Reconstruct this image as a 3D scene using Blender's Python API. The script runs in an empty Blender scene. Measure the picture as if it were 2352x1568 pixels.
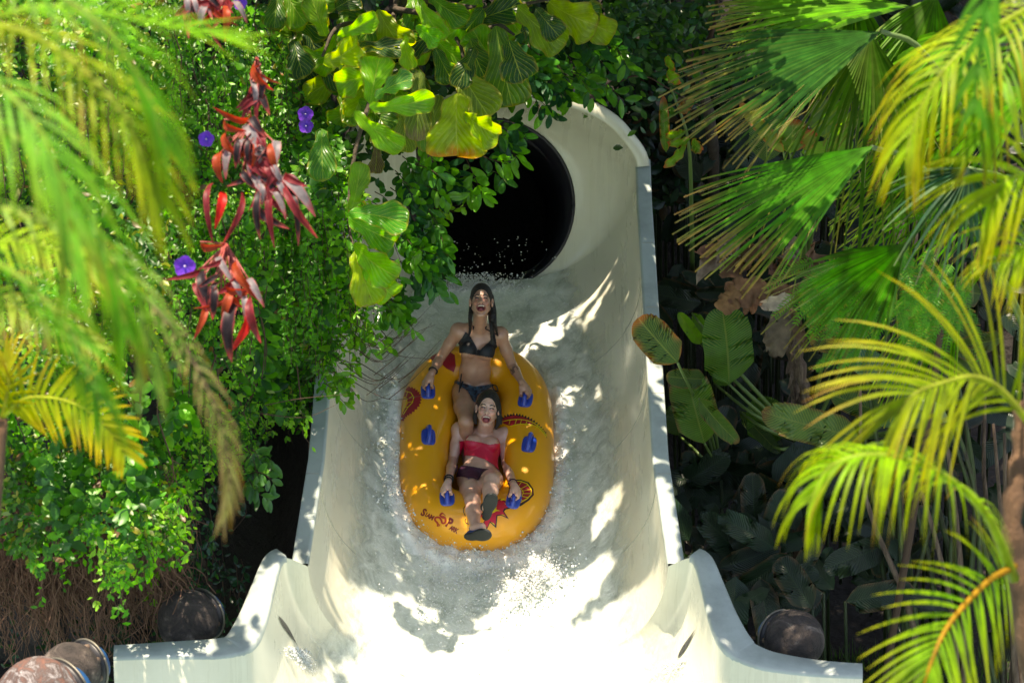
import bpy, bmesh, math, random
import numpy as np
from math import sin, cos, tan, pi, radians as R, sqrt
from mathutils import Vector, Matrix
from mathutils.bvhtree import BVHTree
from mathutils import noise as MN
from mathutils.geometry import delaunay_2d_cdt

SC = bpy.context.scene
# ------------------------------------------------------------ camera
TH = R(28.0)                      # pitch below the horizon
CAM = Vector((0.0, 0.0, 11.5))
RT = Vector((1, 0, 0)); UP = Vector((0, sin(TH), cos(TH))); FW = Vector((0, cos(TH), -sin(TH)))
KPX = 6533.0                      # photo pixels (2352 wide) per metre at 1 m
cam = bpy.data.objects.new('camera', bpy.data.cameras.new('camera'))
SC.collection.objects.link(cam); SC.camera = cam
cam.location = CAM; cam.rotation_euler = (R(90) - TH, 0, 0)
cam.data.sensor_width = 36; cam.data.lens = 100; cam.data.clip_start = .2; cam.data.clip_end = 400
cam.data.dof.use_dof = True; cam.data.dof.focus_distance = 20.1; cam.data.dof.aperture_fstop = 2.6
# ------------------------------------------------------------ sky and sun
SUN_EL, SUN_AZ = R(84), R(-62)     # high noon sun, a touch to the left
SUND = Vector((sin(SUN_AZ) * cos(SUN_EL), cos(SUN_AZ) * cos(SUN_EL), sin(SUN_EL)))
W = bpy.data.worlds.new("World"); SC.world = W; W.use_nodes = True
nt = W.node_tree; nt.nodes.clear()
sky = nt.nodes.new('ShaderNodeTexSky'); sky.sky_type = 'NISHITA'; sky.sun_disc = False
sky.sun_elevation = SUN_EL; sky.sun_rotation = SUN_AZ
bg = nt.nodes.new('ShaderNodeBackground'); bg.inputs['Strength'].default_value = .15
wo = nt.nodes.new('ShaderNodeOutputWorld')
nt.links.new(sky.outputs[0], bg.inputs[0]); nt.links.new(bg.outputs[0], wo.inputs[0])
sl = bpy.data.lights.new('sun', 'SUN'); sl.energy = 5.0; sl.angle = R(.5); sl.color = (1, .96, .88)
so = bpy.data.objects.new('sun', sl); SC.collection.objects.link(so)
so.rotation_euler = (-SUND).to_track_quat('-Z', 'Y').to_euler()
SC.view_settings.view_transform = 'Standard'; SC.view_settings.look = 'None'
SC.view_settings.exposure = 1.25; SC.view_settings.gamma = 1
SC.view_settings.use_white_balance = True; SC.view_settings.white_balance_temperature = 8150; SC.view_settings.white_balance_tint = 14
SC.cycles.use_denoising = True
try: SC.cycles.denoiser = 'OPENIMAGEDENOISE'
except Exception: pass
SC.cycles.max_bounces = 8; SC.cycles.diffuse_bounces = 4; SC.cycles.glossy_bounces = 3
SC.cycles.transmission_bounces = 5; SC.cycles.transparent_max_bounces = 8
SC.cycles.caustics_reflective = False; SC.cycles.caustics_refractive = False
SC.cycles.sample_clamp_indirect = 4

# ------------------------------------------------------------ helpers
def P(x, y, D):                   # photo pixel + depth -> world point
    return CAM + RT * ((x - 1176) * D / KPX) + UP * ((784 - y) * D / KPX) + FW * D
def CV(a, b, c=0.0):              # vector from right / up / away components
    return RT * a + UP * b + FW * c
def toPx(p):
    q = p - CAM; D = q.dot(FW)
    return (1176 + q.dot(RT) * KPX / D, 784 - q.dot(UP) * KPX / D, D)
def G(x, y, z=0.0):               # photo pixel -> point on the level z
    d = P(x, y, 1.0) - CAM
    return CAM + d * ((z - CAM.z) / d.z)
def lerp(a, b, t): return a + (b - a) * t
def sstep(a, b, x):
    t = max(0, min(1, (x - a) / ((b - a) or 1e-6))); return t * t * (3 - 2 * t)
def catmull(pts, n):
    pts = [Vector(p) for p in pts]
    if len(pts) == 2: return [pts[0].lerp(pts[1], i / n) for i in range(n + 1)]
    e = [pts[0] * 2 - pts[1]] + pts + [pts[-1] * 2 - pts[-2]]
    out = []; m = len(pts) - 1
    for i in range(n + 1):
        t = i / n * m; k = min(int(t), m - 1); t -= k
        a, b, c, d = e[k:k + 4]
        out.append(.5 * ((2 * b) + (c - a) * t + (2 * a - 5 * b + 4 * c - d) * t * t + (3 * b - a - 3 * c + d) * t ** 3))
    return out
def keyed(keys, x):               # linear table lookup with smooth rows
    if x <= keys[0][0]: return list(keys[0][1:])
    for a, b in zip(keys, keys[1:]):
        if x <= b[0]:
            t = (x - a[0]) / (b[0] - a[0]); return [lerp(p, q, t) for p, q in zip(a[1:], b[1:])]
    return list(keys[-1][1:])

class MB:
    """collects vertices, faces, uvs and colours of one mesh"""
    def __init__(s): s.v = []; s.f = []; s.c = []; s.uv = []
    def add(s, vs, fs, col=None, uv=None):
        o = len(s.v); s.v.extend([tuple(p) for p in vs]); s.f.extend([tuple(i + o for i in f) for f in fs])
        if col is None: col = (1, 1, 1)
        if len(col) and not hasattr(col[0], '__len__'): col = [col] * len(vs)
        s.c.extend(col)
        s.uv.extend(uv if uv is not None else [(0, 0)] * len(vs))
    def grid(s, rows, col=None, uv=None, closed=False):
        n = len(rows[0]); vs = [p for r in rows for p in r]; fs = []
        for i in range(len(rows) - 1):
            for j in range(n if closed else n - 1):
                a = i * n + j; b = i * n + (j + 1) % n
                fs.append((a, b, b + n, a + n))
        if uv is None: uv = [(i / max(1, len(rows) - 1), j / max(1, n - 1)) for i in range(len(rows)) for j in range(n)]
        s.add(vs, fs, col, uv)
    def tube(s, pts, r, k=6, col=None, cap=True):
        pts = [Vector(p) for p in pts]; n = len(pts); rows = []
        rr = r if hasattr(r, '__len__') else [r] * n
        up = Vector((0.31, .2, .93))
        for i, p in enumerate(pts):
            t = (pts[min(i + 1, n - 1)] - pts[max(i - 1, 0)]).normalized()
            a = t.cross(up)
            if a.length < 1e-3: a = t.cross(Vector((1, 0, 0)))
            a.normalize(); b = t.cross(a)
            rows.append([p + (a * cos(2 * pi * j / k) + b * sin(2 * pi * j / k)) * rr[i] for j in range(k)])
        if cap:
            rows = [[pts[0]] * k] + rows + [[pts[-1]] * k]
        s.grid(rows, col, closed=True)
    def build(s, name, mat, parent=None, smooth=True, solid=0):
        me = bpy.data.meshes.new(name); me.from_pydata(s.v, [], s.f)
        if isinstance(mat, (list, tuple)):
            for m in mat: me.materials.append(m)
        else: me.materials.append(mat)
        ca = me.color_attributes.new('Col', 'FLOAT_COLOR', 'POINT')
        arr = np.ones((len(s.v), 4), np.float32); arr[:, :3] = np.array(s.c, np.float32).reshape(-1, 3)
        ca.data.foreach_set('color', arr.ravel())
        uvl = me.uv_layers.new(name='UVMap')
        li = np.zeros(len(me.loops), np.int32); me.loops.foreach_get('vertex_index', li)
        uvl.data.foreach_set('uv', np.array(s.uv, np.float32)[li].ravel())
        if smooth: me.polygons.foreach_set('use_smooth', [True] * len(me.polygons))
        me.update()
        o = bpy.data.objects.new(name, me); SC.collection.objects.link(o)
        if parent is not None: o.parent = parent; o.matrix_parent_inverse = parent.matrix_world.inverted()
        if solid:
            md = o.modifiers.new('s', 'SOLIDIFY'); md.thickness = solid; md.offset = 0
        return o
def tag(o, label=None, cat=None, group=None, kind=None):
    for k, v in (('label', label), ('category', cat), ('group', group), ('kind', kind)):
        if v: o[k] = v
    return o
def empty(name, loc, label=None, cat=None, group=None, kind=None):
    o = bpy.data.objects.new(name, None); SC.collection.objects.link(o); o.location = loc
    o.matrix_world = Matrix.Translation(loc); o.empty_display_size = .1
    return tag(o, label, cat, group, kind)
def moveto(o, p): o.location = p; o.matrix_world = Matrix.Translation(p)
def bvh_of(*obs):
    vs = []; fs = []
    for o in obs:
        k = len(vs); vs += [o.matrix_world @ v.co for v in o.data.vertices]
        fs += [tuple(i + k for i in p.vertices) for p in o.data.polygons]
    return BVHTree.FromPolygons(vs, fs)
def inpoly(x, y, pl):
    c = False; n = len(pl); j = n - 1
    for i in range(n):
        xi, yi = pl[i]; xj, yj = pl[j]
        if (yi > y) != (yj > y) and x < (xj - xi) * (y - yi) / (yj - yi) + xi: c = not c
        j = i
    return c

# ------------------------------------------------------------ materials
def mat(name, col=(.5, .5, .5), rough=.5, vc=False, **k):
    m = bpy.data.materials.new(name); m.use_nodes = True
    b = m.node_tree.nodes['Principled BSDF']
    b.inputs['Base Color'].default_value = (*col, 1); b.inputs['Roughness'].default_value = rough
    for a, v in k.items():
        b.inputs[a.replace('_', ' ')].default_value = v
    if vc:
        a = m.node_tree.nodes.new('ShaderNodeVertexColor'); a.layer_name = 'Col'
        m.node_tree.links.new(a.outputs[0], b.inputs['Base Color'])
    return m
def N(m, t, **k):
    n = m.node_tree.nodes.new(t)
    for a, v in k.items():
        if a in n.inputs.keys(): n.inputs[a].default_value = v
        else: setattr(n, a, v)
    return n
def L(m, a, b): m.node_tree.links.new(a, b)
def PB(m): return m.node_tree.nodes['Principled BSDF']
def noise(m, scale, detail=4, rough=.55, vec=None, dist=0):
    n = N(m, 'ShaderNodeTexNoise'); n.inputs['Scale'].default_value = scale; n.inputs['Detail'].default_value = detail
    n.inputs['Roughness'].default_value = rough; n.inputs['Distortion'].default_value = dist
    if vec is None:
        g = N(m, 'ShaderNodeNewGeometry'); vec = g.outputs['Position']
    L(m, vec, n.inputs['Vector']); return n.outputs[0]
def ramp(m, src, stops):
    r = N(m, 'ShaderNodeValToRGB'); e = r.color_ramp.elements
    while len(e) < len(stops): e.new(.5)
    for i, (p, c) in enumerate(stops):
        e[i].position = p; e[i].color = (*c, 1) if hasattr(c, '__len__') else (c, c, c, 1)
    L(m, src, r.inputs[0]); return r.outputs[0]
def mixc(m, a, b, f, mode='MIX'):
    n = N(m, 'ShaderNodeMix'); n.data_type = 'RGBA'; n.blend_type = mode
    for s, v in ((n.inputs[6], a), (n.inputs[7], b), (n.inputs[0], f)):
        if isinstance(v, bpy.types.NodeSocket): L(m, v, s)
        elif hasattr(v, '__len__'): s.default_value = (*v, 1)
        else: s.default_value = v
    return n.outputs[2]
def bump(m, h, strength=.3, dist=.02, prev=None):
    b = N(m, 'ShaderNodeBump'); b.inputs['Strength'].default_value = strength; b.inputs['Distance'].default_value = dist
    L(m, h, b.inputs['Height'])
    if prev is not None: L(m, prev, b.inputs['Normal'])
    L(m, b.outputs[0], PB(m).inputs['Normal']); return b.outputs[0]
def leafmat(name, rough=.42, trans=.45, warm=(1.6, 1.9, .45), veins=None, mottle=25, spec=.5):
    """leaf: vertex colour, glossy front, light shining through the blade"""
    m = mat(name, rough=rough); b = PB(m); nt = m.node_tree
    a = N(m, 'ShaderNodeVertexColor', layer_name='Col')
    b.inputs['Specular IOR Level'].default_value = spec
    nz = noise(m, mottle, 3)
    c = mixc(m, a.outputs[0], ramp(m, nz, [(.3, .72), (.7, 1.25)]), 1.0, 'MULTIPLY')
    if veins:
        uv = N(m, 'ShaderNodeUVMap', uv_map='UVMap'); sp = N(m, 'ShaderNodeSeparateXYZ'); L(m, uv.outputs[0], sp.inputs[0])
        def mth(op, x, y=None):
            n = N(m, 'ShaderNodeMath', operation=op)
            for i, v in enumerate((x, y)):
                if v is None: continue
                if isinstance(v, bpy.types.NodeSocket): L(m, v, n.inputs[i])
                else: n.inputs[i].default_value = v
            return n.outputs[0]
        v = mth('ABSOLUTE', mth('SUBTRACT', sp.outputs[1], .5))       # 0 at midrib .. .5
        ph = mth('SUBTRACT', mth('MULTIPLY', sp.outputs[0], veins[0]), mth('MULTIPLY', v, veins[1]))
        fr = mth('ABSOLUTE', mth('SUBTRACT', mth('FRACT', ph), .5))
        ln = mth('LESS_THAN', fr, veins[2])
        mid = mth('LESS_THAN', v, veins[3])
        both = mth('MAXIMUM', ln, mid)
        c = mixc(m, c, mixc(m, c, veins[4], .6), both)
        bm = N(m, 'ShaderNodeBump'); bm.inputs['Strength'].default_value = veins[5]; bm.inputs['Distance'].default_value = .02
        sn = mth('MULTIPLY', fr, 2.0); L(m, sn, bm.inputs['Height']); L(m, bm.outputs[0], b.inputs['Normal'])
    L(m, c, b.inputs['Base Color'])
    t = N(m, 'ShaderNodeBsdfTranslucent'); L(m, mixc(m, c, warm, 1.0, 'MULTIPLY'), t.inputs[0])
    mx = N(m, 'ShaderNodeMixShader'); mx.inputs[0].default_value = trans
    L(m, b.outputs[0], mx.inputs[1]); L(m, t.outputs[0], mx.inputs[2])
    L(m, mx.outputs[0], nt.nodes['Material Output'].inputs[0])
    return m
# ============================================================ WATER SLIDE
M_sl = mat('slide_shell', (.60, .585, .49), .28, Coat_Weight=.4, Coat_Roughness=.12)
c_ = mixc(M_sl, (.68, .67, .53), (.57, .55, .42), ramp(M_sl, noise(M_sl, .9, 6, .6), [(.42, 0), (.72, 1)]))
mp = N(M_sl, 'ShaderNodeMapping'); gg = N(M_sl, 'ShaderNodeNewGeometry'); L(M_sl, gg.outputs['Position'], mp.inputs[0])
mp.inputs['Scale'].default_value = (9, .6, .5); mp.inputs['Rotation'].default_value = (0, 0, 0)
st = noise(M_sl, 2.2, 5, .65, mp.outputs[0])
c_ = mixc(M_sl, c_, (.72, .72, .62), ramp(M_sl, st, [(.5, 0), (.75, .2)]))
L(M_sl, c_, PB(M_sl).inputs['Base Color'])
L(M_sl, ramp(M_sl, st, [(.3, .18), (.7, .42)]), PB(M_sl).inputs['Roughness'])
bump(M_sl, noise(M_sl, 60, 3), .06, .004)
M_rim = mat('slide_rim', (.43, .50, .46), .4)
L(M_rim, mixc(M_rim, (.36, .42, .39), (.25, .29, .27), ramp(M_rim, noise(M_rim, 5, 6, .65), [(.45, 0), (.75, 1)])), PB(M_rim).inputs['Base Color'])
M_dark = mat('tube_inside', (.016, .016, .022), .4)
M_seam = mat('slide_seam', (.36, .36, .29), .5)

def Df(y): return 20.4 + (1030 - y) * .0028
# rim y : half width px, rim D, floor y, floor D, side exponent
SK = [(385, 334, 20.60, 648, 21.44, .90), (470, 337, 20.36, 727, 21.24, .92), (708, 353, 19.69, 965, 20.58, .95),
      (1053, 377, 18.72, 1310, 19.61, .95), (1240, 405, 18.20, 1497, 19.09, .92), (1300, 414, 18.03, 1560, 18.92, .88)]
SO = [(0, 414, 1300, 18.03, 1560, 18.92, .88), (.6, 436, 1290, 17.97, 1572, 18.87, .8), (1.4, 462, 1279, 17.92, 1590, 18.8, .8), (2, 474, 1281, 17.9, 1600, 18.78, .8),
      (3, 490, 1345, 17.75, 1680, 18.5, .76), (4, 508, 1428, 17.5, 1790, 18.1, .7), (5, 535, 1490, 17.32, 1900, 17.7, .6),
      (5.6, 585, 1520, 17.22, 1960, 17.5, .5), (6.3, 680, 1528, 17.17, 2000, 17.4, .38), (7.4, 884, 1536, 17.12, 2050, 17.3, .28)]
def sec(hw, yr, Dr, yf, Dff, a, cx, tilt=0, n=48, off=0.0):
    """U section from left rim to right rim; off lifts it towards the axis"""
    w = hw * Dr / KPX; Rm = P(cx, yr, Dr); F = P(cx, yf, Dff); h = F - Rm
    pts = []
    for j in range(n + 1):
        ph = pi * j / n; c = -cos(ph); s = sin(ph)
        X = (w - off) * math.copysign(abs(c) ** a, c)
        p = Rm + RT * X + h * (s ** .92 if s > 1e-6 else 0) * (1 - off / h.length)
        if tilt: p = p - UP * tilt * (c) * .055 * (1 - s)
        pts.append(p)
    return pts
def chute_sec(y, n=48, off=0.0):
    hw, Dr, yf, Dff, a = keyed(SK, y)
    return sec(hw, y, Dr, yf, Dff, a, lerp(1127, 1121, sstep(385, 1300, y)), 0, n, off)
def out_sec(t, n=48, off=0.0):
    rws_ = [keyed(SO, max(0, t + d_ * min(1, t / .6))) for d_ in (-.45, -.3, -.15, 0, .15, .3, .45)]
    hw, yr, Dr, yf, Dff, a = [sum(c_) / 7 for c_ in zip(*rws_)]
    return sec(hw, yr, Dr, yf, Dff, a, 1121, sstep(4.5, 7, t), n, off)
slide = empty('water_slide', P(1127, 700, 21.2), 'cream fibreglass raft slide coming out of a round dark tunnel between the plants', 'water slide')
rows = [chute_sec(y) for y in np.linspace(385, 1300, 60)]
mb = MB(); mb.grid(rows); chute = mb.build('chute', M_sl, slide)
ts = list(np.linspace(0, 2, 14)) + list(np.linspace(2, 7.4, 40))[1:]
mb = MB(); mb.grid([out_sec(t) for t in ts]); outlet = mb.build('flared_outlet', M_sl, slide)
for p in range(2):  # smooth the table corners
    pass
# bell between the round tunnel mouth and the arch
NB = 96
HC = (1127, 470, 21.2); HR = .615
def hole_pt(a, r=HR, dz=0):
    return P(HC[0], HC[1], HC[2]) + RT * r * cos(a) + (UP - FW * tan(TH) * .75) * r * sin(a) * 1.0 + FW * dz
front = []
lower = chute_sec(385, 48)
archR = lower[-1]; archL = lower[0]
mid = (archR + archL) / 2; aw = (archR - archL).length / 2
def arch_pt(t, dr=0, fwd=0):       # t 0 right .. 1 left
    a = pi * t; c = cos(a); s = sin(a)
    X = (aw + dr - .06 * sstep(0, .4, s)) * math.copysign(abs(c) ** .82, c); H = (.47 + dr) * (s ** .86 if s > 1e-6 else 0)
    return mid + RT * X + (UP - FW * tan(TH)) * H - FW * fwd
front = [arch_pt(i / 48) for i in range(48)] + lower[:-1]       # right rim -> over -> left rim -> floor -> right
circ = []
for p in front:
    q = p - P(HC[0], HC[1], 20.9); a = math.atan2(q.dot(UP), q.dot(RT)); circ.append(hole_pt(a))
rows = []
for k in range(13):
    t = k / 12; e = t ** 1.9        # radial opening
    f = 1 - (1 - t) ** 1.9
    row = []
    for p, q in zip(front, circ):
        d = p - q; dd = d.dot(FW); rad = d - FW * dd
        row.append(q + rad * (f * .75 + t * .25) + FW * dd * (e * .8 + t * .2))
    rows.append(row)
mb = MB(); mb.grid(rows, closed=True); bell = mb.build('bell_mouth', M_sl, slide)
# dark tunnel behind the mouth
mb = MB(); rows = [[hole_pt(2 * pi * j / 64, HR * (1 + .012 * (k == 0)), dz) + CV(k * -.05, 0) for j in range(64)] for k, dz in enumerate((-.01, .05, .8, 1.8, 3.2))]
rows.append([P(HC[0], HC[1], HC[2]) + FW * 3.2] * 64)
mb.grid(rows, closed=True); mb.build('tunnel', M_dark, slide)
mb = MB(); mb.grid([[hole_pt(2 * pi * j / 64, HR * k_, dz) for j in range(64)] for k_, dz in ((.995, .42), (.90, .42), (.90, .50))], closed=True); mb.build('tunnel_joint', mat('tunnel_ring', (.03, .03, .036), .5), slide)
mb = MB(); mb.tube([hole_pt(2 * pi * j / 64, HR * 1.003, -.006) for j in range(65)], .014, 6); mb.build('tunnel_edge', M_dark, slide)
# rims: flat flange with rolled inner edge
def rim_mesh(name, line, outs, downs, w, dep=.09):
    mb = MB(); rows = []
    for p, o, d in zip(line, outs, downs):
        rows.append([p + d * .02 - o * .004, p - d * .012 - o * .002, p - d * .018 + o * .012, p - d * .014 + o * .02, p - d * .012 + o * (w - .01), p - d * .008 + o * w, p + d * dep + o * (w + .006), p + d * dep + o * (w - .012), p + d * .01 + o * (w - .014)])
    mb.grid(rows); return mb.build(name, M_rim, slide)
def side_line(secf, ks, side):
    ln = []; ou = []; dn = []
    for k in ks:
        s = secf(k); p = s[-1] if side > 0 else s[0]; m = s[24]
        q = s[0] if side > 0 else s[-1]
        d = (m - (p + q) / 2).normalized()
        ln.append(p); ou.append(RT * side); dn.append(d)
    return ln, ou, dn
for side in (1, -1):
    ln, ou, dn = side_line(chute_sec, list(np.linspace(385, 1297, 50)), side)
    ln = [ln[0] * 1.9 - ln[1] * .9] + ln; ou = [ou[0]] + ou; dn = [dn[0]] + dn
    rim_mesh('side_rim', ln, ou, dn, .105)
    # arch rim carries on from the side rim
ln = [arch_pt(i / 60) for i in range(61)]
ou = []
for i in range(61):
    t = (ln[min(60, i + 1)] - ln[max(0, i - 1)]).normalized(); o = FW.cross(t); 
    if o.dot(ln[i] - mid) < 0: o = -o
    ou.append(o.normalized())
mb = MB(); rows = []
for p, o in zip(ln, ou): rows.append([p + FW * .03, p - FW * .03 , p - FW * .045 + o * .012, p - FW * .04 + o * .085, p - FW * .02 + o * .097, p + FW * .1 + o * .097])
mb.grid(rows); mb.build('arch_rim', M_sl, slide)
for side in (1, -1):
    ks = list(np.linspace(1.5, 7.4, 60))
    ln, ou, dn = side_line(out_sec, ks, side)
    o2 = []; 
    for i in range(len(ln)):
        t = (ln[min(len(ln) - 1, i + 1)] - ln[max(0, i - 1)]).normalized()
        o = Vector((0, 0, 1)).cross(t) * side
        if o.dot(RT * side + FW * .6) < 0: o = -o
        o2.append(o.normalized())
    mb = MB(); rows = []
    for i, (p, o) in enumerate(zip(ln, o2)):
        z = Vector((0, 0, 1)); w = .125 + .085 * sstep(4, 36, i) - .06 * sstep(40, 58, i)
        rows.append([p - z * .03 - o * .003, p + z * .008 - o * .002, p + z * .016 + o * .012, p + z * .012 + o * (w - .012), p + z * .0 + o * w, p - z * .28 + o * (w + .01)])
    mb.grid(rows); ro = mb.build('outlet_rim', M_rim, slide)
# seams between the moulded pieces
def seam(pts, r=.0035):
    mb = MB(); mb.tube(pts, r, 5); return mb.build('seam', M_seam, slide)
for y in (640, 870, 1110): seam([p for p in chute_sec(y, 48, .001)])
for side in (1, -1):                     # rim joints
    for y in (560, 708, 905, 1090):
        ln, ou, dn = side_line(chute_sec, [y], side)
        seam([ln[0] - dn[0] * .0135 + ou[0] * .01, ln[0] - dn[0] * .0125 + ou[0] * .1], .003)
slide_bvh = bvh_of(chute, outlet, bell)
def hit(bvh, x, y):
    d = P(x, y, 1.0) - CAM
    h = bvh.ray_cast(CAM, d.normalized())
    return h
# jet openings low on the outlet wall
for (x, y, ang) in ((660, 1447, -1.0), (1578, 1478, 1.02)):
    mb = MB(); rows = []
    for i in range(13):
        t = i / 12; wv = sin(pi * t) ** .8 * 5 * (1.3 - t)
        cx = x + cos(ang) * (t - .5) * 78 * (1 if ang > 0 else 1); cy = y - sin(ang) * (t - .5) * 78
        row = []
        for j in (-1, 0, 1):
            h = hit(slide_bvh, cx + sin(ang) * j * wv, cy + cos(ang) * j * wv)
            row.append((h[0] + h[1] * (-.006 if h[1].dot(FW) > 0 else .006)) if h[0] else P(cx, cy, 17.6))
        rows.append(row)
    mb.grid(rows); mb.build('jet_slot', M_seam if 0 else M_dark, slide)
# supports under the chute
mb = MB()
for y, sx in ((560, 1), (560, -1), (1000, 1), (1000, -1)):
    s = chute_sec(y); p = s[24] + RT * sx * .6
    mb.tube([p + Vector((0, 0, -.05)), Vector((p.x, p.y, -.2))], .07, 10)
mb.build('support_leg', mat('steel', (.2, .21, .2), .5, Metallic=.6), slide)
# ============================================================ GROUND, ROCK, WATER
M_soil = mat('soil', rough=.95)
L(M_soil, mixc(M_soil, (.012, .010, .008), (.028, .022, .016), noise(M_soil, 4, 6)), PB(M_soil).inputs['Base Color'])
bump(M_soil, noise(M_soil, 9, 6), .8, .08)
def hill(x, y):
    b = 19.9 + .5 * sin(x * .7) + .3 * sin(x * 1.9 + 1)
    if x > 1.3: b += (x - 1.3) * .35
    return max(0, y - b) * 1.25 + .12 * MN.noise(Vector((x * .9, y * .9, 0))) + .05 * MN.noise(Vector((x * 3, y * 3, 0)))
mb = MB(); xs = list(np.linspace(-60, -9, 12)) + list(np.linspace(-8, 8, 90)) + list(np.linspace(9, 60, 12))
ys = list(np.linspace(-20, 13, 10)) + list(np.linspace(14, 26, 90)) + list(np.linspace(28, 60, 8))
mb.grid([[Vector((x, y, min(hill(x, y), 18) - .25)) for x in xs] for y in ys])
tag(mb.build('ground', M_soil), kind='structure')
# pool water below the outlet
M_pool = mat('pool_water', (.35, .52, .5), .12)
bump(M_pool, noise(M_pool, 6, 4), .3, .05)
mb = MB(); mb.grid([[Vector((x, y, .0)) for x in np.linspace(-4, 4, 10)] for y in np.linspace(4, 15.3, 10)])
tag(mb.build('pool_water', M_pool), kind='structure')

# sheet of running water in the chute
M_wat = mat('water', (.5, .58, .52), .09, IOR=1.33)
n1 = noise(M_wat, 7, 8, .62, dist=.6); n2 = noise(M_wat, 48, 6, .8); n3 = noise(M_wat, 2.3, 4, .6)
base = mixc(M_wat, (.50, .56, .48), (.72, .76, .68), ramp(M_wat, n1, [(.35, 0), (.65, 1)]))
base = mixc(M_wat, base, (.86, .9, .87), ramp(M_wat, n2, [(.545, 0), (.63, .85)]))
b1 = bump(M_wat, n1, .5, .035); bump(M_wat, n2, .5, .008, b1)
va = N(M_wat, 'ShaderNodeVertexColor', layer_name='Col'); sep = N(M_wat, 'ShaderNodeSeparateColor'); L(M_wat, va.outputs[0], sep.inputs[0])
fm = N(M_wat, 'ShaderNodeMath', operation='MULTIPLY_ADD'); L(M_wat, noise(M_wat, 16, 6, .75, dist=.8), fm.inputs[0]); fm.inputs[1].default_value = 1.5
f2 = N(M_wat, 'ShaderNodeMath', operation='SUBTRACT'); L(M_wat, sep.outputs[1], f2.inputs[0]); f2.inputs[1].default_value = 1.0
L(M_wat, f2.outputs[0], fm.inputs[2])
base = mixc(M_wat, base, (.90, .92, .88), ramp(M_wat, fm.outputs[0], [(.10, 0), (.45, 1)]))
L(M_wat, base, PB(M_wat).inputs['Base Color'])
ad = N(M_wat, 'ShaderNodeMath', operation='ADD'); L(M_wat, sep.outputs[0], ad.inputs[0])
ml = N(M_wat, 'ShaderNodeMath', operation='MULTIPLY_ADD'); L(M_wat, n1, ml.inputs[0]); ml.inputs[1].default_value = 1.2; ml.inputs[2].default_value = -.6
L(M_wat, ml.outputs[0], ad.inputs[1]); L(M_wat, ramp(M_wat, ad.outputs[0], [(.10, 0), (.95, 1)]), PB(M_wat).inputs['Alpha'])
def water_sec(sf, k, off0, u0, u1, n):
    full = sf(k, 96, off0); m = len(full)
    out = []
    for i in range(n):
        u = lerp(u0, u1, i / (n - 1)) * 96; a = min(int(u), 95); out.append(full[a].lerp(full[a + 1], u - a))
    return out
mb = MB(); rows = []; cols = []
seq = [('c', y) for y in np.linspace(390, 1300, 230)] + [('o', t) for t in np.linspace(.02, 4.6, 110)]
nW = 90
for kind, k in seq:
    if kind == 'c': u = keyed([(385, .30, .70), (560, .22, .78), (800, .13, .87), (1300, .12, .88)], k)
    else: u = [.12, .88]
    r = water_sec(chute_sec if kind == 'c' else out_sec, k, .012, u[0], u[1], nW)
    ctr = r[nW // 2]
    for i in range(nW):
        t = i / (nW - 1); e = min(t, 1 - t) * 2
        p = r[i]
        q = Vector((p.x * 3.2, p.y * 2.2, p.z * 2.2))
        h = .02 * sstep(0, .5, e) + (.020 * MN.fractal(q * 1.3, 1.1, 2.1, 3) + .004 * MN.noise(p * 14)) * sstep(.05, .75, e)
        X, Y, _ = toPx(p); dx = (X - 1096) / 176; dy = (Y - 1030) / (235 if Y > 1030 else 230); q_ = (abs(dx) ** 3.2 + abs(dy) ** 3.2) ** (1 / 3.2)
        fo = math.exp(-((q_ - 1.06) / .13) ** 2) * (1.0 if Y > 900 else .45) + .9 * math.exp(-((Y - 668) / 13) ** 2 - ((X - 1100) / 110) ** 2) + .8 * math.exp(-((Y - (1345 - (X - 1225) * .45)) / 42) ** 2 - ((X - 1225) / 90) ** 2) + .25 * math.exp(-((Y - 1330) / 90) ** 2 - ((X - 1100) / 190) ** 2)
        fo = min(1, fo)
        h += .05 * fo * (.6 + 1.2 * abs(MN.noise(p * 9)))
        r[i] = p + (UP * .67 - FW * .74) * h
        cols.append((sstep(0, .45, e) * 1.0, fo, 1))
    rows.append(r)
mb.grid(rows, cols); water = mb.build('water', M_wat); tag(water, 'thin rushing sheet of water down the slide', 'water', kind='structure')
water_bvh = bvh_of(water)

# white foam and spray: many small drops
M_foam = mat('foam', (.88, .92, .9), .25, Transmission_Weight=.25, IOR=1.33)
_ico = bmesh.new(); bmesh.ops.create_icosphere(_ico, subdivisions=1, radius=1.0)
ICV = [v.co.copy() for v in _ico.verts]; ICF = [tuple(v.index for v in f.verts) for f in _ico.faces]; _ico.free()
def drop(mb, p, r, st=None):
    st = st or Vector((1, 1, 1))
    mb.add([p + Vector((v.x * st.x, v.y * st.y, v.z * st.z)) * r for v in ICV], ICF)
rng = random.Random(5)
mb = MB()
NV = UP * .67 - FW * .74
def spray(n, fx, fy, rmin, rmax, hmax, pw=2.5):
    for _ in range(n):
        x = fx(); y = fy(x); h = hit(water_bvh, x, y)
        if not h[0]: continue
        r = rmin + (rmax - rmin) * rng.random() ** 3
        drop(mb, h[0] + NV * hmax * rng.random() ** pw, r, Vector((rng.uniform(.7, 1.4), rng.uniform(.7, 1.4), rng.uniform(.7, 1.5))))
g = rng.gauss
spray(1500, lambda: g(1095, 48), lambda x: 656 + abs(g(0, 6)) , .003, .009, .15 , 2.2)          # crest at the mouth
spray(130, lambda: g(1110, 90), lambda x: 650 + abs(g(0, 4)) , .003, .006, .5, 1.2)
def ringy(x0, y0): pass
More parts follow.
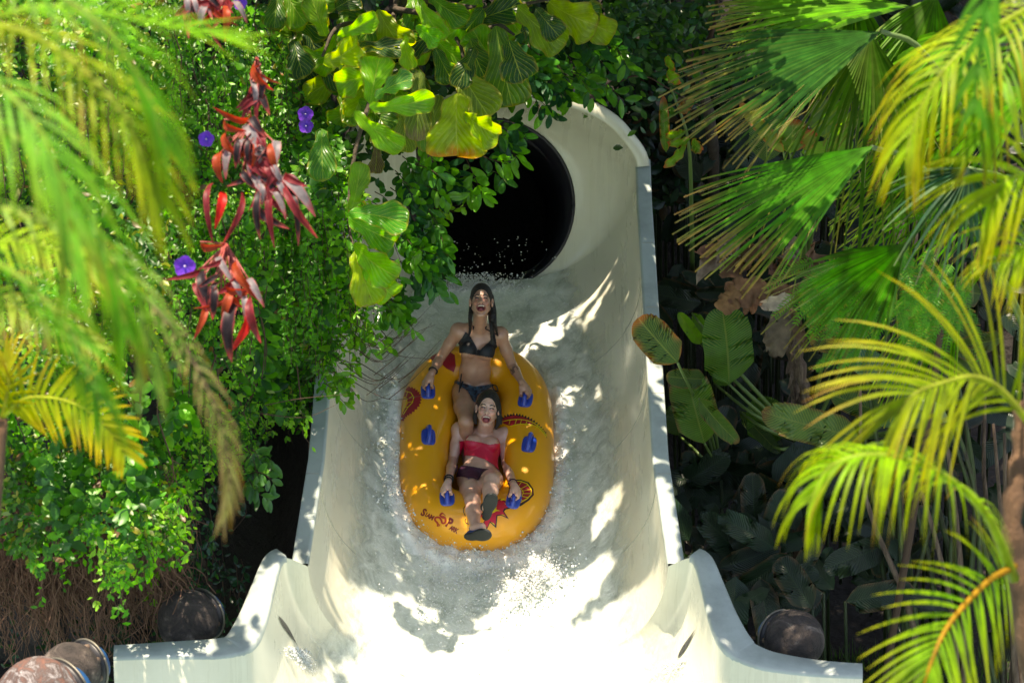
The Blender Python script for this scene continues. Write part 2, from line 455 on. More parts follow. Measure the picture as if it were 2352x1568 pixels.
for _ in range(1100):                                                          # round the nose of the raft
    a = rng.uniform(pi * -.1, pi * 1.1); q = 1.0 + abs(g(0, .07)); x = 1096 + 182 * q * cos(a); y = 1070 + 196 * q * sin(a) * (1 if sin(a) > 0 else .3)
    h = hit(water_bvh, x, y)
    if h[0]: drop(mb, h[0] + NV * .12 * rng.random() ** 2, .002 + .010 * rng.random() ** 5)
for _ in range(800):                                                          # left flank
    y = rng.uniform(860, 1190); x = 915 - abs(g(0, 26)); h = hit(water_bvh, x, y)
    if h[0]: drop(mb, h[0] + NV * .14 * rng.random() ** 2, .002 + .010 * rng.random() ** 5)
for _ in range(450):                                                          # right flank
    y = rng.uniform(900, 1190); x = 1275 + abs(g(0, 26)); h = hit(water_bvh, x, y)
    if h[0]: drop(mb, h[0] + NV * .10 * rng.random() ** 2, .002 + .009 * rng.random() ** 5)
spray(1800, lambda: g(1225, 42), lambda x: 1345 - (x - 1225) * .45 + g(0, 22), .003, .010, .14, 1.6)   # splash low right
spray(2500, lambda: rng.uniform(960, 1270), lambda x: 1290 + g(0, 90), .003, .009, .06, 2)
spray(1500, lambda: rng.uniform(860, 1330), lambda x: rng.uniform(680, 1420), .002, .006, .10, 2)
for (cx, cy) in ((676, 1490), (1552, 1520)):
    for _ in range(900):
        x = cx + g(0, 14) + (0 if cx > 1000 else 0); y = cy + abs(g(0, 30)); x += (y - cy) * (.9 if cx < 1000 else -.9)
        h = hit(slide_bvh, x, y)
        if h[0]: drop(mb, h[0] + NV * .03 * rng.random(), .002 + .006 * rng.random() ** 3)
foam = mb.build('foam_spray', M_foam); tag(foam, 'white droplets and foam thrown up around the raft', 'foam', kind='stuff')
# ============================================================ RAFT
M_raft = mat('raft_vinyl', (.80, .36, .012), .3, Coat_Weight=.35, Coat_Roughness=.15, Subsurface_Weight=.12)
PB(M_raft).inputs['Subsurface Radius'].default_value = (.05, .02, .005)
L(M_raft, mixc(M_raft, (.93, .42, .015), (.80, .33, .012), noise(M_raft, 3, 4)), PB(M_raft).inputs['Base Color'])
bump(M_raft, noise(M_raft, 18, 4), .07, .01)
TD = UP * .743 + FW * .669; NR = UP * .669 - FW * .743
RC = P(1095, 1030, 20.4)
def RP(a, b, c): return RC + RT * a + TD * b + NR * c
raft = empty('raft', RP(0, 0, 0), 'yellow two-seat inflatable raft with blue handles sliding down with two riders', 'raft')
def raft_center(t):
    """centre line: rounded rectangle, t 0..1 from the front, going right"""
    a = 2 * pi * t - pi / 2; c = cos(a); s = sin(a); e = .58
    return Vector((.372 * math.copysign(abs(c) ** .7, c), -.15 + .70 * math.copysign(abs(s) ** e, s)))
nS, nK = 200, 48
cl = [raft_center(i / nS) for i in range(nS)]
# even spacing
def resample(pl, n):
    d = [0]; q = pl + [pl[0]]
    for a, b in zip(q, q[1:]): d.append(d[-1] + (b - a).length)
    out = []; k = 0
    for i in range(n):
        s = d[-1] * i / n
        while d[k + 1] < s: k += 1
        out.append(q[k].lerp(q[k + 1], (s - d[k]) / max(1e-9, d[k + 1] - d[k])))
    return out
cl = resample([raft_center(i / 2000) for i in range(2000)], nS)
rows = []
for i, p in enumerate(cl):
    t = (cl[(i + 1) % nS] - cl[i - 1]).normalized(); o = Vector((t.y, -t.x))
    if o.dot(p - Vector((0, -.135))) < 0: o = -o
    waist = math.exp(-((p.y - .055) / .17) ** 2) * (abs(p.x) > .25)
    front = sstep(-.55, -.85, p.y); back = sstep(.45, .63, p.y)
    ro = .180; ri = .175 + .075 * waist + .05 * front
    hh = .185 + .02 * front + .05 * back
    wr = 0
    row = []
    for k in range(nK):
        a = 2 * pi * k / nK; ca = cos(a); sa = sin(a)
        x = (ro if ca > 0 else ri) * math.copysign(abs(ca) ** .9, ca); z = hh * math.copysign(abs(sa) ** .9, sa)
        # wrinkles on the lower outer seam of the nose and corners
        low = math.exp(-((a - 5.95) / .33) ** 2)
        x += -.009 * low * (.5 + .5 * sin(i * 1.9 + 1.5 * sin(i * .31))) * sstep(-.3, -.6, p.y) * 1.6
        q = p + o * x
        row.append(RP(q.x, q.y, .2 + z))
    rows.append(row)
rows.append(rows[0])
mb = MB(); mb.grid(rows, closed=True); tubeo = mb.build('inflated_tube', M_raft, raft)
mb = MB(); M_rf = mat('raft_floor', (.62, .26, .015), .4)
mb.grid([[RP(v * (.34), -.135 + w * .74, .11) for v in np.linspace(-1, 1, 12)] for w in np.linspace(-1, 1, 16)])
mb.build('floor_sheet', M_rf, raft)
raft_bvh = bvh_of(tubeo)
# ---- handles
M_hand = mat('handle_plastic', (.008, .055, .42), .3, Coat_Weight=.5)
HND = [(983, 893), (1207, 912), (984, 998), (1215, 1015), (1027, 1138), (1180, 1143)]
HPOS = []
for (x, y) in HND:
    h = hit(raft_bvh, x, y + 5); p, n = h[0], h[1]
    if n.dot(NR) < 0: n = -n
    side = 1 if x > 1095 else -1
    gdir = (TD * .95 + RT * (.18 if side > 0 else -.05)); gdir = (gdir - n * gdir.dot(n)).normalized(); w = gdir.cross(n).normalized()
    mb = MB()
    # rounded base plate following the tube
    rws = []
    for (sc, z) in ((1.0, -.004), (1.0, .006), (.9, .011), (0.5, .012), (0.001, .012)):
        row = []
        for j in range(24):
            a = 2 * pi * j / 24; u = math.copysign(abs(cos(a)) ** .6, cos(a)) * .052 * sc; v = math.copysign(abs(sin(a)) ** .6, sin(a)) * .072 * sc
            q = p + w * u + gdir * v; hh = raft_bvh.find_nearest(q)
            row.append(hh[0] + n * (z + .001))
        rws.append(row)
    mb.grid(rws, closed=True)
    pl = mb.build('handle', M_hand, raft)
    mb = MB()
    top = p + n * .062 + gdir * .008
    pts = catmull([p - gdir * .06 + n * .006, p - gdir * .045 + n * .03, p - gdir * .03 + n * .055, top + n * .004, p + gdir * .045 + n * .058, p + gdir * .062 + n * .03, p + gdir * .068 + n * .006], 20)
    mb.tube(pts, [.022 - .007 * sin(pi * i / 20) for i in range(21)], 10)
    # web under the front half of the grip
    mb.tube(catmull([p - gdir * .04 + n * .0, p - gdir * .026 + n * .03, p - gdir * .018 + n * .052], 6), [.02, .018, .015, .013, .012, .011, .01], 8)
    mb.build('grip', M_hand, pl)
    HPOS.append((p, n, gdir, w, top))
# ---- printed art: thin film on the tube
def decal(name, outer, material, lift=.002, parent=raft, bvh=None, step=4, holes=()):
    bvh = bvh or raft_bvh
    xs = [p[0] for p in outer]; ys = [p[1] for p in outer]
    dense = []
    for i, a in enumerate(outer):
        b = outer[(i + 1) % len(outer)]; n = max(1, int(math.dist(a, b) / step))
        for k in range(n): dense.append((lerp(a[0], b[0], k / n), lerp(a[1], b[1], k / n)))
    pts = [Vector(p) for p in dense]; ne = len(pts)
    edges = [(i, (i + 1) % ne) for i in range(ne)]
    y = min(ys) + step / 2
    while y < max(ys):
        x = min(xs) + step / 2
        while x < max(xs):
            if inpoly(x, y, dense): pts.append(Vector((x, y)))
            x += step
        y += step
    r = delaunay_2d_cdt(pts, edges, [], 1, .05)
    vs = []; ok = []
    for v in r[0]:
        h = hit(bvh, v.x, v.y)
        if h[0] is None: vs.append(None); continue
        n = h[1]
        if n.dot(h[0] - CAM) > 0: n = -n
        vs.append(h[0] + n * lift)
    fs = [f for f in r[2] if all(vs[i] is not None for i in f)]
    good = [i for i, v in enumerate(vs) if v is not None]; mp_ = {g_: k for k, g_ in enumerate(good)}
    mb = MB(); mb.add([vs[i] for i in good], [tuple(mp_[i] for i in f) for f in fs])
    return mb, name, material, parent
def dec(name, outer, material, lift=.002, step=4):
    mb, n_, m_, p_ = decal(name, outer, material, lift, step=step); return mb
def stroke(pl, w, taper=False):
    """polyline -> outline polygon"""
    L_ = []; R_ = []
    n = len(pl)
    for i, p in enumerate(pl):
        a = pl[max(0, i - 1)]; b = pl[min(n - 1, i + 1)]; dx, dy = b[0] - a[0], b[1] - a[1]; l = math.hypot(dx, dy) or 1
        ww = w / 2 * ((1 - i / (n - 1)) * .9 + .1 if taper else 1)
        L_.append((p[0] - dy / l * ww, p[1] + dx / l * ww)); R_.append((p[0] + dy / l * ww, p[1] - dx / l * ww))
    return L_ + R_[::-1]
M_pr = mat('print_red', (.33, .006, .018), .4); M_pr2 = mat('print_bright_red', (.58, .010, .035), .4)
M_py = mat('print_yellow', (.80, .62, .01), .4); M_pk = mat('print_black', (.006, .006, .008), .4)
def join(name, mbs, m):
    o = MB()
    for q in mbs: o.add(q.v, q.f)
    return o.build(name, m, raft)
C1 = lambda x, y: (863 + x * .2328, 631 + y * .2328)        # enlarged photo (rear) -> pixels
C2 = lambda x, y: (863 + x * .2328, 929 + y * .2328)        # enlarged photo (front)
C3 = lambda x, y: (863 + x * .16934, 1128.5 + y * .16934)    # enlarged nose
# dragon tail, right flank: black edge, red band, yellow lines
up = [C1(1225, 1440), C1(1290, 1400), C1(1370, 1385), C1(1450, 1400), C1(1530, 1435), C1(1600, 1490), C1(1650, 1545), C1(1668, 1565)]
up2 = [(C2(1680, 290))]
lo = [C2(1690, 335), C2(1660, 280), C2(1600, 220), C2(1520, 195), C2(1420, 190), C2(1330, 210), C2(1270, 190)]
def zig(pl, amp, n):
    out = []
    tot = catmull([Vector((p[0], p[1], 0)) for p in pl], n)
    for i, p in enumerate(tot):
        d = (tot[min(n, i + 1)] - tot[max(0, i - 1)]).normalized(); k = (i % 2) * amp
        out.append((p.x + d.y * k, p.y - d.x * k))
    return out
blk = zig(up + up2, 6, 46) + lo
join('scale_band', [dec('a', up + up2 + lo, M_pr)], M_pr)
join('band_spikes', [dec('a', blk, M_pk, .001, 3)], M_pk)
yl = [C2(1240, 172), C2(1330, 152), C2(1440, 150), C2(1540, 175), C2(1620, 230), C2(1685, 310)]
ys_ = [dec('s', stroke([(p.x, p.y) for p in catmull([Vector((*q, 0)) for q in yl], 20)], 1.6), M_py, .004, 3),
       dec('s', stroke([(p.x, p.y) for p in catmull([Vector((*q, 0)) for q in [C2(1330, 215), C2(1420, 195), C2(1520, 200), C2(1600, 228), C2(1680, 320)]], 20)], 1.8), M_py, .004, 3)]
for x0, x1 in ((1330, 1318), (1390, 1375), (1440, 1425), (1490, 1478), (1545, 1525), (1600, 1570), (1645, 1615)):
    yt = 152 + max(0, (x0 - 1440)) * .34; ys_.append(dec('s', stroke([C2(x0, yt), C2(x1, yt + 45)], 1.3), M_py, .004, 3))
join('band_lines', ys_, M_py)
# tail behind the left rear handle
tl = [C1(228, 1150), C1(300, 1115), C1(370, 1125), C1(420, 1165), C1(440, 1220), C1(420, 1290), C1(360, 1350), C1(300, 1390), C1(262, 1440)]
tl2 = [C1(245, 1420), C1(285, 1330), C1(318, 1270), C1(310, 1215), C1(280, 1200), C1(232, 1205)]
join('tail_print', [dec('a', zig(tl, 4, 40) + tl2, M_pr, .0015, 3)], M_pr)
join('tail_lines', [dec('s', stroke([C1(235, 1150), C1(300, 1150), C1(350, 1165), C1(378, 1210), C1(365, 1260), C1(320, 1310), C1(275, 1380)], 1.6), M_py, .004, 3),
                    dec('s', stroke([C1(232, 1205), C1(285, 1208), C1(308, 1235), C1(295, 1290), C1(265, 1350)], 1.6), M_py, .004, 3)] +
     [dec('s', stroke([C1(a, b), C1(c, d)], 1.1), M_py, .004, 3) for a, b, c, d in ((270, 1150, 265, 1202), (320, 1155, 300, 1212), (372, 1195, 312, 1230), (372, 1250, 308, 1265), (335, 1300, 290, 1310))], M_py)
# rear back print
join('rear_print', [dec('a', [C1(470, 760), C1(560, 735), C1(660, 722), C1(780, 790), C1(790, 900), C1(770, 960), C1(700, 925), C1(660, 890), C1(620, 850), C1(560, 850), C1(540, 820)], M_pr, .0015, 3)], M_pr)
# round wing print beside the front right handle
fan = [C2(1335, 740), C2(1430, 738), C2(1510, 765), C2(1555, 830), C2(1560, 890), C2(1510, 945), C2(1430, 1000), C2(1310, 1010), C2(1300, 900)]
join('wing_edge', [dec('a', fan, M_pk, .001, 3)], M_pk)
fan2 = [C2(1335, 752), C2(1428, 750), C2(1500, 776), C2(1541, 833), C2(1546, 884), C2(1500, 932), C2(1425, 978), C2(1320, 990), C2(1310, 900)]
join('wing_print', [dec('a', fan2, M_pr, .002, 3)], M_pr)
arc = [C2(1340, 760), C2(1426, 757), C2(1492, 781), C2(1531, 836), C2(1534, 882), C2(1494, 926), C2(1430, 965)]
arc2 = [C2(1370, 812), C2(1410, 815), C2(1440, 838), C2(1455, 870), C2(1440, 905), C2(1420, 925)]
yy = [dec('s', stroke(arc, 2.0), M_py, .004, 3), dec('s', stroke(arc2, 1.5), M_py, .004, 3)]
for a, b in zip((.0, .2, .38, .52, .66, .8, .95), (0, .18, .36, .52, .66, .82, .98)):
    def at(pl, t):
        q = catmull([Vector((*z, 0)) for z in pl], 40)[int(t * 40)]; return (q.x, q.y)
    yy.append(dec('s', stroke([at(arc2, b), at(arc, a)], 1.3), M_py, .004, 3))
join('wing_lines', yy, M_py)
# jagged head on the nose
head = [C3(1560, 180), C3(1690, 95), C3(1800, 150), C3(1890, 185), C3(1960, 190), C3(1760, 245), C3(1740, 270), C3(1805, 370), C3(1700, 320), C3(1650, 330), C3(1635, 495), C3(1550, 418), C3(1508, 515), C3(1460, 415), C3(1490, 370), C3(1400, 330)]
join('head_edge', [dec('a', head, M_pk, .001, 3)], M_pk)
head2 = [C3(1570, 185), C3(1690, 110), C3(1790, 155), C3(1880, 190), C3(1740, 232), C3(1722, 268), C3(1775, 342), C3(1690, 308), C3(1636, 318), C3(1622, 455), C3(1550, 398), C3(1508, 490), C3(1472, 415), C3(1505, 370), C3(1420, 335)]
join('head_print', [dec('a', head2, M_pr2, .002, 3)], M_pr2)
join('head_flash', [dec('a', q, M_py, .0035, 3) for q in ([C3(1570, 300), C3(1600, 250), C3(1640, 205), C3(1635, 245), C3(1690, 262), C3(1640, 265), C3(1610, 282)],
     [C3(1740, 160), C3(1800, 175), C3(1790, 150), C3(1850, 185), C3(1770, 182)], [C3(1690, 110), C3(1740, 95), C3(1745, 118), C3(1700, 128)], [C3(1725, 310), C3(1765, 338), C3(1700, 312)], [C3(1560, 410), C3(1620, 460), C3(1600, 425)])], M_py)
join('left_curl', [dec('s', stroke(q, 1.6), M_pk, .002, 3) for q in ([C3(1215, 200), C3(1190, 225), C3(1192, 280), C3(1215, 330)], [C3(1225, 365), C3(1210, 390), C3(1225, 425), C3(1262, 440)])], M_pk)
# lettering SIAM PARK with a small curled dragon between the words
SGN = raft
def glyph(ch, cx, cy, h, ang, sx=1.0, width=.0):
    cu = bpy.data.curves.new('glyph', 'FONT'); cu.body = ch; cu.size = 1; cu.offset = width; cu.resolution_u = 3
    o = bpy.data.objects.new('glyph', cu); SC.collection.objects.link(o)
    dg = bpy.context.evaluated_depsgraph_get(); me = o.evaluated_get(dg).to_mesh()
    vs = [v.co.copy() for v in me.vertices]; fs = [tuple(p.vertices) for p in me.polygons]
    o.evaluated_get(dg).to_mesh_clear(); bpy.data.objects.remove(o); bpy.data.curves.remove(cu)
    mx = (min(v.x for v in vs) + max(v.x for v in vs)) / 2; mb = MB(); out = []
    for v in vs:
        u = (v.x - mx) * h / .7 * sx; w_ = -v.y * h / .7
        x = cx + u * cos(ang) - w_ * sin(ang); y = cy + u * sin(ang) + w_ * cos(ang)
        hh = hit(raft_bvh, x, y); out.append(hh[0] + NR * .003 if hh[0] else RP(0, 0, .4))
    mb.add(out, fs); return mb
M_let = mat('letter_red', (.22, .012, .006), .45)
A_ = R(27)
let = []
for ch, cx, cy, h, an in (('S', 628, 325, 98, 30), ('I', 672, 335, 56, 30), ('A', 702, 355, 60, 30), ('M', 744, 378, 62, 32)):
    p = C3(cx, cy); let.append(glyph(ch, p[0], p[1], h * .16934, R(an), .85, .045))
for ch, cx, cy, h, an in (('P', 975, 480, 125, 28), ('A', 1012, 522, 60, 28), ('R', 1046, 542, 62, 28), ('K', 1082, 562, 66, 28)):
    p = C3(cx, cy); let.append(glyph(ch, p[0], p[1], h * .16934, R(an), .8, .045))
join('lettering', let, M_let)
dr = [C3(840, 470), C3(845, 430), C3(808, 390), C3(815, 352), C3(860, 350), C3(890, 385), C3(905, 425), C3(940, 420), C3(948, 380), C3(930, 345), C3(885, 335), C3(880, 310), C3(910, 290)]
dq = [(p.x, p.y) for p in catmull([Vector((*q, 0)) for q in dr], 40)]
ems = [dec('s', stroke(dq, 4.2), M_let, .003, 3)]
for a, b in (((905, 290), (955, 330)), ((870, 440), (862, 475)), ((930, 360), (880, 352)), ((880, 300), (862, 325)), ((820, 400), (832, 440))):
    ems.append(dec('s', stroke([C3(*a), C3((a[0] + b[0]) / 2, (a[1] + b[1]) / 2), C3(*b)], 3.0, True), M_let, .003, 3))
join('emblem', ems, mat('emblem_red', (.45, .03, .005), .45))
# ============================================================ RIDERS
class SDF:
    """signed distance volume: rounded cones and ellipsoids blended into one skin"""
    def __init__(s, lo, hi, h=.004):
        s.lo = np.array(lo, np.float32); s.h = h
        s.n = tuple(int(math.ceil((hi[i] - lo[i]) / h)) + 1 for i in range(3))
        s.d = np.full(s.n, .25, np.float32)
    def _box(s, lo, hi):
        a = [max(0, int((lo[i] - s.lo[i]) / s.h)) for i in range(3)]
        b = [min(s.n[i], int((hi[i] - s.lo[i]) / s.h) + 2) for i in range(3)]
        sl_ = tuple(slice(a[i], b[i]) for i in range(3))
        ax = [(s.lo[i] + s.h * np.arange(a[i], b[i], dtype=np.float32)) for i in range(3)]
        return sl_, np.meshgrid(*ax, indexing='ij')
    def _blend(s, sl_, e, k, sub=False):
        d = s.d[sl_]
        if sub:
            if k <= 0: s.d[sl_] = np.maximum(d, -e); return
            hh = np.clip(.5 - .5 * (d + e) / k, 0, 1); s.d[sl_] = d * (1 - hh) + (-e) * hh + k * hh * (1 - hh); return
        if k <= 0: s.d[sl_] = np.minimum(d, e); return
        hh = np.clip(.5 + .5 * (d - e) / k, 0, 1); s.d[sl_] = d * (1 - hh) + e * hh - k * hh * (1 - hh)
    def cone(s, a, b, ra, rb, k=.012, sub=False):
        a = np.array(a, np.float32); b = np.array(b, np.float32); m = max(ra, rb) + k * 2 + .012
        sl_, (X, Y, Z) = s._box(np.minimum(a, b) - m, np.maximum(a, b) + m)
        if X.size == 0: return
        ab = b - a; l2 = float(ab.dot(ab)) + 1e-9
        px, py, pz = X - a[0], Y - a[1], Z - a[2]
        t = np.clip((px * ab[0] + py * ab[1] + pz * ab[2]) / l2, 0, 1)
        e = np.sqrt((px - t * ab[0]) ** 2 + (py - t * ab[1]) ** 2 + (pz - t * ab[2]) ** 2) - (ra + (rb - ra) * t)
        s._blend(sl_, e, k, sub)
    def ell(s, c, axes, r, k=.012, sub=False):
        c = np.array(c, np.float32); m = max(r) + k * 2 + .012
        sl_, (X, Y, Z) = s._box(c - m, c + m)
        if X.size == 0: return
        px, py, pz = X - c[0], Y - c[1], Z - c[2]; q = 0; q2 = 0
        for a, rr in zip(axes, r):
            u = px * a[0] + py * a[1] + pz * a[2]; q = q + (u / rr) ** 2; q2 = q2 + (u / rr ** 2) ** 2
        k0 = np.sqrt(q); k1 = np.sqrt(q2) + 1e-6
        s._blend(sl_, (k0 * (k0 - 1) / k1).astype(np.float32), k, sub)
    def mesh(s):
        d = s.d; ins = d < 0; nx, ny, nz = d.shape
        acc = np.zeros((nx - 1, ny - 1, nz - 1, 3), np.float32); cnt = np.zeros((nx - 1, ny - 1, nz - 1), np.float32)
        cor = [(i, j, k) for i in (0, 1) for j in (0, 1) for k in (0, 1)]
        def S(c): return (slice(c[0], nx - 1 + c[0]), slice(c[1], ny - 1 + c[1]), slice(c[2], nz - 1 + c[2]))
        for a in cor:
            for ax in range(3):
                if a[ax]: continue
                b = list(a); b[ax] = 1
                ia, ib = ins[S(a)], ins[S(b)]; cr = ia != ib
                da, db = d[S(a)], d[S(b)]; idx = np.nonzero(cr)
                t = da[idx] / (da[idx] - db[idx])
                for c in range(3):
                    acc[idx + (np.full(len(t), c),)] += a[c] + (t if c == ax else 0)
                cnt[idx] += 1
        act = cnt > 0; idn = np.full(act.shape, -1, np.int64); idx = np.argwhere(act); idn[act] = np.arange(len(idx))
        v = (idx + acc[act] / cnt[act][:, None]) * s.h + s.lo
        fs = []
        for ax in range(3):
            o = [x for x in range(3) if x != ax]
            sa = [slice(1, -1)] * 3; sb = [slice(1, -1)] * 3
            sa[ax] = slice(0, -1); sb[ax] = slice(1, None)
            A, B = ins[tuple(sa)], ins[tuple(sb)]
            for flip in (False, True):
                e = np.argwhere((A & ~B) if not flip else (~A & B))
                if len(e) == 0: continue
                e[:, o[0]] += 1; e[:, o[1]] += 1
                q = []
                for (u, w) in ((-1, -1), (0, -1), (0, 0), (-1, 0)):
                    c = e.copy(); c[:, o[0]] += u; c[:, o[1]] += w; q.append(idn[c[:, 0], c[:, 1], c[:, 2]])
                q = np.stack(q, 1)
                if flip != (ax == 1): q = q[:, ::-1]
                fs.append(q)
        f = np.concatenate(fs); f = f[(f >= 0).all(1)]
        return v, f
def smooth_verts(v, f, it=2, lam=.5):
    e = np.concatenate([f[:, [0, 1]], f[:, [1, 2]], f[:, [2, 3]], f[:, [3, 0]]]); n = len(v)
    for _ in range(it):
        s_ = np.zeros_like(v); c = np.zeros(n)
        for a, b in ((0, 1), (1, 0)):
            np.add.at(s_, e[:, a], v[e[:, b]]); np.add.at(c, e[:, a], 1)
        v = v + lam * (s_ / np.maximum(c, 1)[:, None] - v)
    return v
def normals(v, f):
    n = np.cross(v[f[:, 2]] - v[f[:, 0]], v[f[:, 3]] - v[f[:, 1]]); o = np.zeros_like(v)
    for i in range(4): np.add.at(o, f[:, i], n)
    return o / np.maximum(np.linalg.norm(o, axis=1), 1e-9)[:, None]
def npx(v):
    q = v - np.array(CAM); D = q @ np.array(FW)
    return 1176 + (q @ np.array(RT)) * KPX / D, 784 - (q @ np.array(UP)) * KPX / D, D
def npoly(x, y, pl):
    c = np.zeros(len(x), bool); j = len(pl) - 1
    for i in range(len(pl)):
        xi, yi = pl[i]; xj, yj = pl[j]
        if yi != yj: c ^= ((yi > y) != (yj > y)) & (x < (xj - xi) * (y - yi) / (yj - yi) + xi)
        j = i
    return c
def np_mesh(name, v, f, m, parent, col=None, thick=0):
    mb = MB(); mb.v = [tuple(p) for p in v]; mb.f = [tuple(q) for q in f.tolist()]
    mb.c = list(map(tuple, col)) if col is not None else [(1, 1, 1)] * len(v); mb.uv = [(0, 0)] * len(v)
    o = mb.build(name, m, parent)
    if thick:
        md = o.modifiers.new('s', 'SOLIDIFY'); md.thickness = thick; md.offset = 1
    return o
def sub_mesh(v, f, mask):
    fm = mask[f].all(1); g_ = f[fm]; u, inv = np.unique(g_, return_inverse=True)
    return v[u], inv.reshape(g_.shape), u
def skinmat(name, a, b):
    m = mat(name, rough=.34, Subsurface_Weight=.15, Coat_Weight=.5, Coat_Roughness=.16)
    PB(m).inputs['Subsurface Radius'].default_value = (.02, .008, .004)
    vc = N(m, 'ShaderNodeVertexColor', layer_name='Col')
    c = mixc(m, a, b, ramp(m, noise(m, 14, 4), [(.35, 0), (.7, 1)]))
    L(m, mixc(m, c, vc.outputs[0], 1.0, 'MULTIPLY'), PB(m).inputs['Base Color'])
    bump(m, noise(m, 160, 2), .12, .002); return m
M_hair = mat('wet_hair', (.007, .005, .004), .48, Coat_Weight=.0)
hn = N(M_hair, 'ShaderNodeMapping'); hg = N(M_hair, 'ShaderNodeNewGeometry'); L(M_hair, hg.outputs['Position'], hn.inputs[0]); hn.inputs['Scale'].default_value = (90, 90, 9)
bump(M_hair, noise(M_hair, 3, 4, .7, hn.outputs[0]), .8, .008)
M_mouth = mat('mouth_red', (.16, .022, .03), .35); M_teeth = mat('teeth', (.80, .76, .66), .25)
M_tongue = mat('tongue', (.42, .10, .11), .3)
M_iris = mat('eye_dark', (.02, .012, .01), .15); M_eye = mat('eye_white', (.7, .66, .62), .2)
V3 = lambda p: np.array(p, np.float64)

def limb_bulge(s, a, b, r, t, off, k=.02, ln=.1):
    d = (b - a).normalized(); c = a.lerp(b, t) + off
    s.cone(c - d * ln * .5, c + d * ln * .5, r, r * .8, k)
def hand(s, H, arm, side):
    """fist closed round the bar H = (p, n, g, w, top); side -1 photo-left, +1 photo-right; returns wrist"""
    p, n, g_, w, top = H
    if w.dot(RT) < 0: w = -w
    out = w * side                      # away from the middle of the raft
    def pol(a, r, o): return top + out * (cos(R(a)) * r) + n * (sin(R(a)) * r) + g_ * o
    kn = []
    for i, o in enumerate((-.028, -.0095, .0095, .028)):
        rr = (.0085, .0092, .0092, .0082)[i]; q = (.93, 1, 1.03, .97)[i]
        a = pol(62, .037 * q, o * .95 + .0); b = pol(2, .036 * q, o); c = pol(-62, .031, o); d = pol(-118, .026, o * .96)
        s.cone(a, b, rr * 1.12, rr, .004); s.cone(b, c, rr, rr * .93, .003); s.cone(c, d, rr * .93, rr * .8, .003); kn.append(a)
    wr = top + n * .052 + (arm - top).normalized() * .062 - out * .004
    pc = (kn[0] + kn[3]) / 2
    for k_ in kn: s.cone(k_, wr.lerp(k_, .25), .0115, .017, .010)
    s.ell(pc.lerp(wr, .42) - out * .006, (g_, out, n), (.038, .022, .026), .012)
    t0 = wr.lerp(pc, .4) - out * .02 + g_ * -.020; t1 = pol(128, .038, -.034); t2 = pol(188, .032, -.026); t3 = pol(232, .028, -.012)
    s.cone(t0, t1, .014, .0115, .010); s.cone(t1, t2, .0112, .0100, .004); s.cone(t2, t3, .0098, .0085, .003)
    return wr

